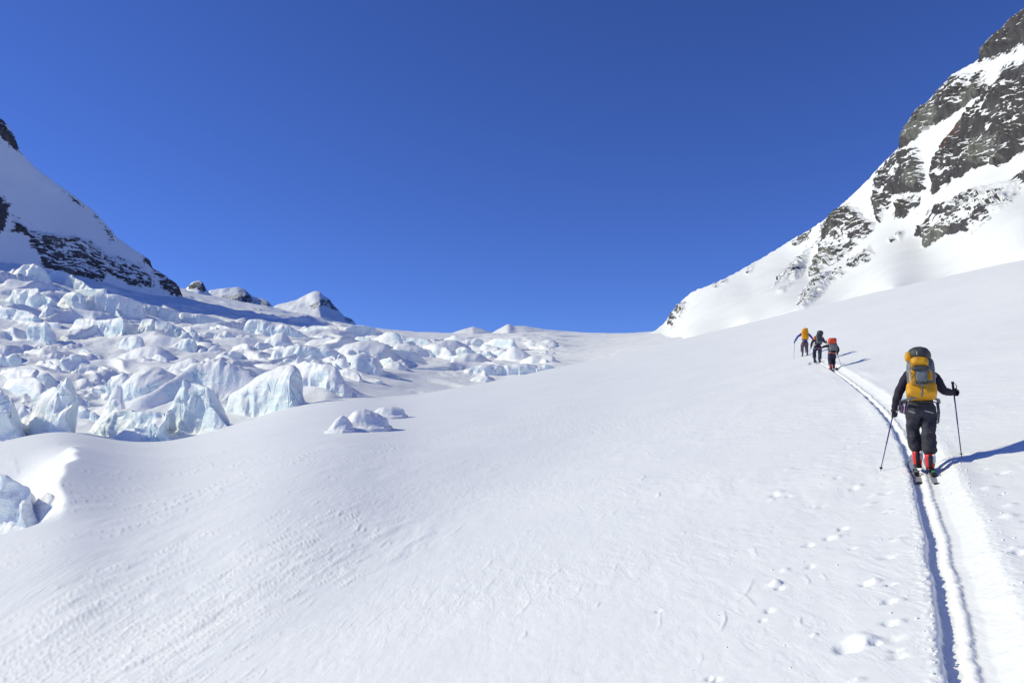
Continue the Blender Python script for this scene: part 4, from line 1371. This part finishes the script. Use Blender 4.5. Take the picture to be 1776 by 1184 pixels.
def make_person(label, Y0, J, mats, yaw_dir, foot_px, hat=None, group=None, k=1.0):
    """A skier seen from behind. J: joint -> (photo px, py, metres beyond Y0). mats: top, trousers, glove, boot, boot2."""
    P = {n: pix(q[0], q[1], Y0 + q[2]) for n, q in J.items()}
    fp = ground_world(*foot_px)
    yaw = math.atan2(-yaw_dir.x, yaw_dir.y)
    root = empty('person', fp, yaw)
    tag(root, label, 'person', group)
    fwd = Vector((yaw_dir.x, yaw_dir.y, 0)).normalized()
    rgt = Vector((fwd.y, -fwd.x, 0))
    up = Vector((0, 0, 1))
    pel = (P['hipL'] + P['hipR']) / 2 + up * .06
    chest, neck, head = P['chest'], P['neck'], P['head']
    waist = pel.lerp(chest, .45)
    top_h = head + (head - neck).normalized() * .10 + up * .05

    def toe(a):
        return a + fwd * .17 - up * .07
    nd = [(pel, (.13, .10)), (waist, (.12, .095)), (chest, (.145, .10)), (neck, .055), (head, (.078, .092)), (top_h, (.06, .07)),
          (P['shL'], .058), (P['elL'], .040), (P['haL'].lerp(P['elL'], .25), .030), (P['haL'], .034),
          (P['shR'], .058), (P['elR'], .040), (P['haR'].lerp(P['elR'], .25), .030), (P['haR'], .034),
          (P['hipL'], .085), (P['knL'], .058), (P['anL'], .040), (toe(P['anL']), .035),
          (P['hipR'], .085), (P['knR'], .058), (P['anR'], .040), (toe(P['anR']), .035),
          (head + fwd * .100 - up * .01, .014), (head + fwd * .07 - up * .075, .03), (head + rgt * .084, .014), (head - rgt * .084, .014)]
    ed = [(0, 1), (1, 2), (2, 3), (3, 4), (4, 5), (2, 6), (6, 7), (7, 8), (8, 9), (2, 10), (10, 11), (11, 12), (12, 13),
          (0, 14), (14, 15), (15, 16), (16, 17), (0, 18), (18, 19), (19, 20), (20, 21), (4, 22), (4, 23), (4, 24), (4, 25)]
    skin('body', nd, ed, M_SKIN, root, 0, 2)
    # jacket: torso and both sleeves
    hem = pel - up * .02
    nd = [(hem, (.165, .13)), (waist, (.160, .125)), (chest, (.18, .135)), (neck - up * .02, .085),
          (P['shL'], .082), (P['shL'].lerp(P['elL'], .5), .070), (P['elL'], .058), (P['elL'].lerp(P['haL'], .5), .053), (P['haL'].lerp(P['elL'], .10), .043),
          (P['shR'], .082), (P['shR'].lerp(P['elR'], .5), .070), (P['elR'], .058), (P['elR'].lerp(P['haR'], .5), .053), (P['haR'].lerp(P['elR'], .10), .043)]
    ed = [(0, 1), (1, 2), (2, 3), (2, 4), (4, 5), (5, 6), (6, 7), (7, 8), (2, 9), (9, 10), (10, 11), (11, 12), (12, 13)]
    jacket = skin('jacket', nd, ed, mats['top'], root, 1, 3, wr=.009)
    # trousers: seat and both legs, loose over the boots
    nd = [(pel + up * .05, (.160, .125)), (pel - up * .05, (.165, .13)),
          (P['hipL'] - up * .10, (.115, .115)), (P['hipL'].lerp(P['knL'], .6), (.105, .10)), (P['knL'], (.092, .090)), (P['knL'].lerp(P['anL'], .45), (.092, .092)), (P['anL'] + up * .06, (.096, .094)),
          (P['hipR'] - up * .10, (.115, .115)), (P['hipR'].lerp(P['knR'], .6), (.105, .10)), (P['knR'], (.092, .090)), (P['knR'].lerp(P['anR'], .45), (.092, .092)), (P['anR'] + up * .06, (.096, .094))]
    ed = [(0, 1), (1, 2), (2, 3), (3, 4), (4, 5), (5, 6), (1, 7), (7, 8), (8, 9), (9, 10), (10, 11)]
    trousers = skin('trousers', nd, ed, mats['legs'], root, 1, 3, wr=.016)
    for sd in 'LR':
        a = P['an' + sd]
        bt = skin('ski_boot', [(a + up * .10 - fwd * .01, (.074, .074)), (a, (.064, .072)), (a - up * .075 - fwd * .02, (.052, .062)), (a + fwd * .09 - up * .075, (.050, .042)), (a + fwd * .20 - up * .085, (.046, .034))],
                  [(0, 1), (1, 2), (2, 3), (3, 4)], mats['boot'], root, 1, 2)
        rm = axes(fwd)
        superell('boot_sole', a - up * .115 + fwd * .05, (.048, .165, .026), .4, rm, M_BLACK, bt, (20, 8))
        superell('heel_spine', a - fwd * .080 + up * .0, (.026, .022, .085), .5, rm, M_BLACK, bt, (12, 8))
        superell('cuff_panel', a + up * .03 - fwd * .060 + rgt * .045, (.022, .022, .062), .6, rm, mats['boot2'], bt, (12, 8))
        for q in range(2):
            superell('buckle', a + up * (.05 - .06 * q) + rgt * (.060 if sd == 'R' else -.060) - fwd * .0, (.008, .035, .010), .5, rm, M_METAL, bt, (10, 6))
    g = {}
    for sd, s in (('L', -1), ('R', 1)):
        pole_v = J['poledir' + sd] if 'poledir' + sd in J else None
        g[sd] = P['ha' + sd]
    if hat is not None:
        superell('hat', head + (head - neck).normalized() * .045 + up * .02, (.098, .112, .095), .9, axes(fwd), hat, root, (20, 12))
    return root, P, fwd, rgt, jacket, trousers


def make_pole(label, grip_top, tip, root_py, group, material=None, r=.0085):
    material = material or M_POLE
    g, t = Vector(grip_top), Vector(tip)
    root = empty('ski_pole', t)
    tag(root, label, 'ski pole', group)
    d = (t - g).normalized()
    L = (t - g).length
    tube('shaft', [g + d * .13, g + d * (L * .55), g + d * (L * .56), t - d * .02], [r * 1.15, r * 1.1, r * .9, r * .75], material, root)
    tube('grip', [g, g + d * .012, g + d * .03, g + d * .05, g + d * .10, g + d * .15], [.020, .021, .015, .0165, .017, .013], M_BLACK, root, 10)
    tube('tip', [t - d * .04, t + d * .012], [r * .7, .002], M_METAL, root, 6)
    # basket: a small ring disc near the tip
    b = t - d * .055
    tube('basket', [b - d * .006, b - d * .002, b + d * .003, b + d * .006], [.010, .024, .023, .010], M_BLACK, root, 14)
    s = d.cross(Vector((0, 1, 0))).normalized()
    lp = [g + d * .02 + s * (.02 + .03 * math.sin(a)) + d * .10 * (1 - math.cos(a)) / 2 for a in np.linspace(0, math.pi, 7)]
    tube('strap', lp, .006, M_BLACK, root, 6, .5)
    return root


def make_ski(label, boot_c, tail_len, dirv, group, with_green=False, length=1.68, boot_up=0.0):
    """Touring ski lying in the track under a boot, its tail tail_len metres behind the boot."""
    f = Vector(dirv).normalized()
    root = empty('ski', Vector(boot_c))
    root.rotation_euler = (0, 0, math.atan2(-f.x, f.y))
    bpy.context.view_layer.update()
    tag(root, label, 'ski', group)
    rm = axes(f)
    n = 44
    V, F = [], []
    for i in range(n):
        s = i / (n - 1)
        y = -tail_len + length * s
        w = .044 + .010 * (2 * s - 1) ** 2 + .006 * s
        if s > .93:
            w *= max(.12, 1 - ((s - .93) / .07) ** 2.2)
        if s < .02:
            w *= .8
        lift = .012 * 0 + (0.10 * ((s - .86) / .14) ** 2 if s > .86 else 0) + (0.012 * ((.05 - s) / .05) ** 2 if s < .05 else 0)
        th = .006 + .006 * (1 - (2 * s - 1) ** 2)
        for (xx, zz) in ((-w, lift), (-w, lift + th * .7), (-w * .8, lift + th), (w * .8, lift + th), (w, lift + th * .7), (w, lift)):
            V.append(np.array(boot_c) + rm @ np.array([xx, y, zz]))
    for i in range(n - 1):
        for k in range(6):
            F.append((i * 6 + k, i * 6 + (k + 1) % 6, (i + 1) * 6 + (k + 1) % 6, (i + 1) * 6 + k))
    F.append(tuple(range(6)))
    F.append(tuple((n - 1) * 6 + k for k in range(5, -1, -1)))
    me = bpy.data.meshes.new('ski_board')
    me.from_pydata([tuple(v) for v in V], [], F)
    me.update()
    finish('board', me, M_SKI, root)
    c = np.array(boot_c)

    def at(x, y, z):
        return c + rm @ np.array([x, y, z])
    superell('toe_piece', at(0, .17, .03), (.030, .045, .018), .4, rm, M_BLACK, root, (14, 8))
    hp = superell('heel_piece', at(0, -.14, .042), (.030, .050, .030), .4, rm, M_BLACK, root, (14, 8))
    superell('heel_riser', at(0, -.155, .075), (.024, .018, .016), .4, rm, M_GREEN if with_green else M_METAL, hp, (12, 8))
    tube('brake_arm', [at(.034, -.06, .03), at(.055, -.14, .045), at(.058, -.25, .055)], .005, M_METAL, root, 6)
    tube('brake_arm', [at(-.034, -.06, .03), at(-.055, -.14, .045), at(-.058, -.25, .055)], .005, M_METAL, root, 6)
    superell('tail_clip', at(0, -tail_len + .012, .010), (.040, .014, .010), .5, rm, M_BLACK, root, (12, 6))
    return root


class Pack:
    """Backpack built from padded bodies placed where the photo shows them."""

    def __init__(self, label, Y0, cx, cy, dy, fwd, lean=0.35, group=None):
        self.Y0, self.dy = Y0, dy
        self.fwd = Vector(fwd)
        self.upv = (Vector((0, 0, 1)) + self.fwd * lean).normalized()
        self.rm = axes(self.fwd - Vector((0, 0, 1)) * lean, self.upv)
        self.root = empty('backpack', pix(cx, cy, Y0 + dy), math.atan2(-fwd.x, fwd.y))
        tag(self.root, label, 'backpack', group)
        self.s = 1.0

    def p(self, px, py, ddy=0.0):
        return pix(px, py, self.Y0 + self.dy + ddy)

    def pad(self, name, px, py, ddy, hw, hh, hd, e, m, parent=None, wr=.03, seed=0., taper=0., n=(32, 20)):
        ppm = FPX / (self.Y0 + self.dy)
        return superell(name, self.p(px, py, ddy), (hw / ppm, hd, hh / ppm), e, self.rm, m, parent or self.root, n, wr, seed, taper)

    def strap(self, name, pts, r, m, parent=None, flat=.5):
        return tube(name, [self.p(*q) for q in pts], r, m, parent or self.root, 8, flat)


# ---------------------------------------------------------------- the near skier
YA = slope_hit(1606, 812)[1]
hd = heading(YA)
hd_flat = Vector((hd.x, hd.y, 0)).normalized()
JM = {'hipL': (1586, 703, .05), 'hipR': (1609, 703, .02), 'knL': (1583, 748, .16), 'knR': (1610, 750, -.02), 'anL': (1591, 793, .12), 'anR': (1613, 799, -.14),
      'chest': (1597, 655, .22), 'neck': (1595, 634, .34), 'head': (1594, 622, .42), 'shL': (1573, 652, .22), 'shR': (1620, 652, .22),
      'elL': (1558, 683, .18), 'elR': (1636, 678, .20), 'haL': (1550, 713, .26), 'haR': (1654, 681, .34)}
person, PM, fwd, rgt, jk, tr = make_person('person nearest the camera in a black top and charcoal trousers, walking with two poles', YA, JM,
                                           {'top': M_BLACK_TOP, 'legs': M_PANTS, 'boot': M_RED, 'boot2': M_WHITE}, hd_flat, (1606, 814), hat=M_HAIR, group='skiers climbing the track')
person.children[-1].name = 'hair'
tipL, tipR = ground_world(1527, 815), ground_world(1668, 793)
gripR = pix(1652, 662, YA + .34)
gripL = PM['haL'] + (PM['haL'] - tipL).normalized() * .05
make_glove('glove', PM['haL'].lerp(PM['elL'], .16), PM['haL'], gripL - tipL, -1, person, M_GLOVE)
make_glove('glove', PM['haR'].lerp(PM['elR'], .16), PM['haR'], gripR - tipR, 1, person, M_GLOVE)
make_pole('purple ski pole in the left hand of the nearest skier', gripL, tipL, 0, 'ski poles of the climbing party')
make_pole('purple ski pole standing upright in the right hand of the nearest skier', gripR, tipR, 0, 'ski poles of the climbing party')


def tp(px, py, ddy):
    return pix(px, py, YA + ddy)


# pale zips and knee seams on the trousers
tube('zip_strip', [tp(1574.5, 712, -.098), tp(1581, 714, -.112), tp(1587, 716, -.105)], .008, M_REFLECT, tr, 6, .6)
tube('zip_strip', [tp(1604, 712, -.118), tp(1611, 714, -.125), tp(1618.5, 716, -.105)], .008, M_REFLECT, tr, 6, .6)
tube('ankle_zip', [tp(1615, 765, -.140), tp(1623.5, 767, -.105)], .005, M_REFLECT, tr, 6, .6)
tube('red_seam', [tp(1611, 749, -.140), tp(1620, 748.5, -.110)], .004, M_PINK, tr, 6, .6)
# climbing harness with slings and gear
hv = empty('harness', PM['hipL'])
hv.parent = person
hv.matrix_parent_inverse = person.matrix_world.inverted()
bpy.context.view_layer.update()
tube('waist_webbing', [tp(1569, 699, .05), tp(1576, 697, -.09), tp(1598, 696, -.14), tp(1620, 697, -.09), tp(1627, 699, .05)], .016, M_PDARK, hv, 8, .5)
for q in range(9):
    x0 = 1559 + q * 1.5 + rng.uniform(-.6, .6)
    ln = rng.uniform(14, 24)
    tube('quickdraw', [tp(x0 + 3, 695, -.05), tp(x0, 695 + ln * .5, -.07 + rng.uniform(-.03, .03)), tp(x0 - 1, 695 + ln, -.06)], .009, M_PURPLE if q % 3 else M_METAL, hv, 6)
for q in range(5):
    x0 = 1625 + q * .9
    ln = rng.uniform(20, 38)
    tube('sling', [tp(x0 - 1, 697, -.04), tp(x0 + 1.2, 697 + ln * .5, -.05), tp(x0 - .5, 697 + ln, -.05)], .008, M_PDARK if q % 2 else M_PGREY, hv, 6)

pk = Pack('tall yellow and grey backpack worn by the nearest skier', YA, 1597, 655, -.12, fwd, .28, 'backpacks of the climbing party')
pk.pad('main_bag', 1597, 652, .03, 22, 33, .14, .45, M_PGREY, wr=.02, seed=1)
low = pk.pad('lower_bag', 1598, 678, -.02, 24, 12.5, .165, .40, M_YELLOW, wr=.035, seed=2)
pk.strap('centre_seam', [(1600, 669, -.19), (1600, 678, -.198), (1599, 688, -.170)], .011, M_PGREY, low)
pk.pad('lid', 1593.5, 616, .02, 18.5, 14, .16, .95, M_PDARK, wr=.05, seed=3)
pk.pad('side_pouch', 1575.5, 619, .03, 6, 8.5, .085, .8, M_YELLOW, wr=.04, seed=4, n=(20, 12))
pk.pad('side_pouch', 1609.5, 618, .03, 5, 8, .08, .8, M_YELLOW, wr=.04, seed=5, n=(20, 12))
pk.pad('collar', 1594, 629, -.07, 14, 8, .11, .6, M_YELLOW, wr=.05, seed=6)
pk.pad('side_panel', 1583, 655, -.07, 5.5, 13, .085, .55, M_YELLOW, wr=.04, seed=7, n=(20, 14))
pk.pad('side_panel', 1611, 653, -.07, 6, 13, .085, .55, M_YELLOW, wr=.04, seed=8, n=(20, 14))
pc = pk.pad('pocket', 1597, 650, -.12, 10, 14, .065, .5, M_PGREY, wr=.04, seed=9)
pk.pad('pocket_flap', 1596.5, 639.5, -.13, 13, 4, .06, .5, M_PDARK, pc, wr=.04, seed=10, n=(24, 12))
pk.pad('buckle_block', 1598, 663, -.165, 5, 5, .03, .5, M_PDARK, pc, n=(16, 10))
pk.strap('compression_strap', [(1578, 625, -.09), (1577.5, 640, -.13), (1581, 660, -.15), (1588, 666, -.19), (1598, 667, -.205)], .009, M_STRAP)
pk.strap('compression_strap', [(1608, 624, -.09), (1611, 640, -.14), (1619, 658, -.11), (1612, 666, -.18), (1598, 667.5, -.205)], .009, M_STRAP)
pk.strap('compression_strap', [(1572, 640, -.03), (1576, 644, -.12), (1573, 655, -.10), (1578, 664, -.14)], .007, M_STRAP)
pk.strap('lid_strap', [(1590, 606, -.06), (1590, 612, -.135), (1591, 622, -.15)], .006, M_STRAP)
pk.strap('shoulder_strap', [(1578, 640, .10), (1575, 636, .24), (1577, 648, .34), (1576, 668, .30)], .022, M_PDARK)
pk.strap('shoulder_strap', [(1614, 640, .10), (1618, 636, .24), (1616, 648, .34), (1616, 668, .30)], .022, M_PDARK)
pk.strap('hip_belt', [(1597, 688, -.02), (1580, 690, -.02), (1567, 694, .08), (1561, 702, .20)], [.03, .034, .03, .02], M_PGREY)
pk.strap('hip_belt', [(1600, 688, -.02), (1616, 689, -.01), (1627, 693, .08), (1629, 699, .20)], [.03, .034, .028, .018], M_PGREY)

# its skis, lying in the two grooves
def ski_at(label, d, tail_px, boot, group, green=False):
    tx, ty = slope_hit(*tail_px)
    bl = Vector(boot)
    # boot centre projected to the groove
    yb = bl.y * CP + bl.z * SP
    f = heading(yb)
    g = (track_x(yb + .05) - track_x(yb - .05)) / .1
    nr = math.sqrt(1 + g * g)
    xb = float(track_x(yb) + d / nr)
    yb2 = float(yb - d * g / nr)
    zb = float(slope_z(xb, yb2)) - .085
    return make_ski(label, Vector(to_world(xb, yb2, zb + .0)), 0.62, f, group, green)


ski_at('left ski of the nearest skier, grey tail in the shaded groove', -.14, (1600, 826), PM['anL'], 'skis of the climbing party')
ski_at('right ski of the nearest skier, with a green heel piece', .045, (1622, 841), PM['anR'], 'skis of the climbing party', True)

# ---------------------------------------------------------------- the three skiers ahead
def far_skier(label, Y0, J, mats, foot, poles, hat, names):
    h = heading(min(Y0, TRACK_END - 2))
    hf = Vector((h.x, h.y, 0)).normalized()
    pr, P, fw, rg, j, t = make_person(label, Y0, J, mats, hf, foot, hat=hat, group='skiers climbing the track')
    for sd, s, key in (('L', -1, 0), ('R', 1, 1)):
        tip = ground_world(*poles[key][:2])
        top = P['ha' + sd] + (P['ha' + sd] - tip).normalized() * (.05 if len(poles[key]) < 3 else poles[key][2])
        make_glove('glove', P['ha' + sd].lerp(P['el' + sd], .16), P['ha' + sd], top - tip, s, pr, M_GLOVE)
        make_pole(('thin ski pole in the left hand of ' if sd == 'L' else 'thin ski pole in the right hand of ') + names, top, tip, 0, 'ski poles of the climbing party', M_POLE)
        ski_at(('left ski under ' if sd == 'L' else 'right ski under ') + names, -.14 if sd == 'L' else .05, foot, P['an' + sd], 'skis of the climbing party')
    return pr, P, fw, t


def hmax(px, py):
    return slope_hit(px, py)[1]


YC = hmax(1443, 640)
YB = hmax(1417, 629)
YD = hmax(1395, 618)
JD = {'hipL': (1392.6, 594, .05), 'hipR': (1398.8, 594, .05), 'knL': (1391.2, 603.5, .2), 'knR': (1399, 604, .08), 'anL': (1391.4, 613, .1), 'anR': (1399.2, 613.5, -.1),
      'chest': (1396, 581, .18), 'neck': (1396.3, 576, .26), 'head': (1396.4, 573, .34), 'shL': (1391.2, 578.5, .18), 'shR': (1401.2, 578.5, .18),
      'elL': (1383.5, 583.5, .15), 'elR': (1407, 584, .2), 'haL': (1378, 593, .2), 'haR': (1411, 590, .35)}
p1, P1, f1, t1 = far_skier('person in a bright blue top and grey trousers, farthest of the skiers', YD, JD, {'top': M_BLUE, 'legs': M_MAUVE, 'boot': M_WHITE, 'boot2': M_BLACK}, (1395, 618.5),
                           ((1377, 623), (1412, 617)), M_HAIR, 'the skier in the blue top')
tube('leg_loop', [pix(1389.5, 595.5, YD - .08), pix(1392.5, 597, YD - .12), pix(1395.5, 596.5, YD - .10)], .016, M_PINK, t1, 6)
tube('leg_loop', [pix(1396.5, 596.5, YD - .10), pix(1399, 597, YD - .12), pix(1401.5, 595.5, YD - .06)], .016, M_PINK, t1, 6)
k1 = Pack('slim orange yellow backpack worn by the skier in the blue top', YD, 1396.5, 579.5, -.08, f1, .3, 'backpacks of the climbing party')
k1.pad('main_bag', 1396.3, 580, 0, 5.6, 9.2, .14, .42, M_ORANGE, wr=.03, seed=21, n=(24, 16))
k1.pad('lid', 1396.6, 572.4, .03, 4.6, 3.0, .13, .55, M_ORANGE, wr=.04, seed=22, n=(20, 12))
k1.pad('pocket', 1396.4, 584.5, -.11, 4.4, 3.8, .05, .5, M_YELLOW, wr=.03, seed=23, n=(18, 10))
k1.strap('compression_strap', [(1391.2, 577, -.05), (1393, 577.5, -.14), (1399.6, 577.5, -.14), (1401.6, 577, -.05)], .010, M_PDARK)
k1.strap('shoulder_strap', [(1393, 574, .12), (1392, 574, .26), (1392, 580, .34)], .03, M_PDARK)
k1.strap('shoulder_strap', [(1400, 574, .12), (1401, 574, .26), (1401, 580, .34)], .03, M_PDARK)
k1.strap('hip_belt', [(1391, 588, .02), (1393, 589, -.1), (1400, 589, -.1), (1402, 588, .02)], .026, M_PDARK)

JB = {'hipL': (1414, 601, .05), 'hipR': (1421.6, 601, .05), 'knL': (1412.2, 612.5, .2), 'knR': (1422, 612.5, .1), 'anL': (1413, 623.5, .1), 'anR': (1421.6, 625, -.12),
      'chest': (1419.8, 587, .26), 'neck': (1420.8, 581.5, .36), 'head': (1421.3, 578.8, .44), 'shL': (1414, 585.5, .24), 'shR': (1426.6, 586.5, .24),
      'elL': (1408.3, 594, .2), 'elR': (1430, 593, .25), 'haL': (1406.4, 602, .25), 'haR': (1433.4, 594, .42)}
p2, P2, f2, t2 = far_skier('person in black with an orange sleeve patch, middle of the three skiers ahead', YB, JB, {'top': M_BLACKJ, 'legs': M_NAVY, 'boot': M_BLACK, 'boot2': M_WHITE}, (1417, 630),
                           ((1402, 616), (1437, 618, .22)), M_HAIR, 'the skier with the dark grey pack')
superell('sleeve_patch', pix(1413.3, 586.2, YB + .15), (.075, .07, .10), .7, axes(f2), M_OPATCH, p2, (16, 10))
tube('leg_loop', [pix(1410.5, 603, YB - .06), pix(1413, 604.5, YB - .13), pix(1416.5, 604, YB - .08)], .018, M_STRAP, t2, 6)
tube('leg_loop', [pix(1418.5, 604, YB - .08), pix(1421.5, 604.5, YB - .13), pix(1425, 603, YB - .04)], .018, M_PINK, t2, 6)
k2 = Pack('dark grey backpack with a bulging hood lid on the middle skier ahead', YB, 1421, 587, -.02, f2, .4, 'backpacks of the climbing party')
k2.pad('main_bag', 1420.6, 588, 0, 5.8, 8.6, .15, .5, M_PDARK, wr=.04, seed=31, n=(24, 16))
k2.pad('lid', 1422.3, 577.8, .02, 5.4, 4.2, .16, .75, M_PDARK, wr=.05, seed=32, n=(22, 12))
k2.pad('pocket', 1420.8, 591.5, -.13, 4.6, 3.4, .06, .55, M_PGREY, wr=.04, seed=33, n=(18, 10))
k2.strap('compression_strap', [(1416.5, 580, -.10), (1416.6, 586, -.15), (1418, 592, -.19)], .012, M_STRAP)
k2.strap('compression_strap', [(1426, 580, -.10), (1426, 586, -.15), (1424.5, 592, -.19)], .012, M_STRAP)
k2.strap('shoulder_strap', [(1417, 583, .12), (1415.5, 583, .28), (1416, 590, .36)], .03, M_PDARK)
k2.strap('shoulder_strap', [(1425, 583, .12), (1426, 583, .28), (1425.5, 590, .36)], .03, M_PDARK)
k2.strap('hip_belt', [(1413, 596.5, .06), (1416, 597, -.1), (1423, 597, -.1), (1426, 596.5, .06)], .03, M_PDARK)

JC = {'hipL': (1439.8, 613.5, .05), 'hipR': (1446, 613.5, .08), 'knL': (1439.4, 625, .18), 'knR': (1445.8, 624, .26), 'anL': (1441, 635.5, -.05), 'anR': (1446, 633.5, .18),
      'chest': (1443.2, 601, .38), 'neck': (1443.4, 594.5, .52), 'head': (1443.6, 592.2, .60), 'shL': (1437.3, 599.5, .34), 'shR': (1449.6, 599, .34),
      'elL': (1431, 600.5, .38), 'elR': (1454.6, 606, .30), 'haL': (1425, 602.5, .5), 'haR': (1451.8, 613, .42)}
p3, P3, f3, t3 = far_skier('person in dark clothes stooping forward, nearest of the three skiers ahead', YC, JC, {'top': M_BLACKJ, 'legs': M_NAVY, 'boot': M_RED, 'boot2': M_WHITE}, (1443.5, 641),
                           ((1416.5, 632), (1459, 634)), M_HAIR, 'the skier with the red topped pack')
tube('waist_webbing', [pix(1436.6, 611, YC + .0), pix(1440, 612, YC - .12), pix(1446, 612, YC - .12), pix(1449.5, 611, YC + .02)], .024, M_PINK, t3, 6)
k3 = Pack('grey backpack with a red orange lid on the stooping skier', YC, 1444, 598, .06, f3, .5, 'backpacks of the climbing party')
k3.pad('main_bag', 1445.4, 602, 0, 6.6, 8.0, .15, .5, M_PGREY, wr=.04, seed=41, n=(24, 16))
k3.pad('lid', 1443.4, 591.6, .02, 7.4, 4.8, .17, .65, M_REDPACK, wr=.05, seed=42, n=(22, 12))
k3.pad('bottom_panel', 1445.6, 607.6, -.03, 5.2, 2.8, .14, .5, M_BLACK, wr=.03, seed=43, n=(18, 10))
k3.strap('lid_strap', [(1442, 587.5, -.05), (1441.6, 591, -.19), (1440, 597, -.19), (1440, 603, -.17)], .014, M_PDARK)
k3.strap('compression_strap', [(1450, 597, -.08), (1449.6, 602, -.16), (1450.4, 607, -.12)], .012, M_STRAP)
k3.strap('shoulder_strap', [(1440, 595, .12), (1438.5, 595, .28), (1439, 603, .36)], .03, M_PDARK)
k3.strap('shoulder_strap', [(1447, 595, .12), (1448.5, 595, .28), (1448, 603, .36)], .03, M_PDARK)

print('tris', sum(len(o.data.polygons) for o in SC.objects if o.type == 'MESH') * 2)
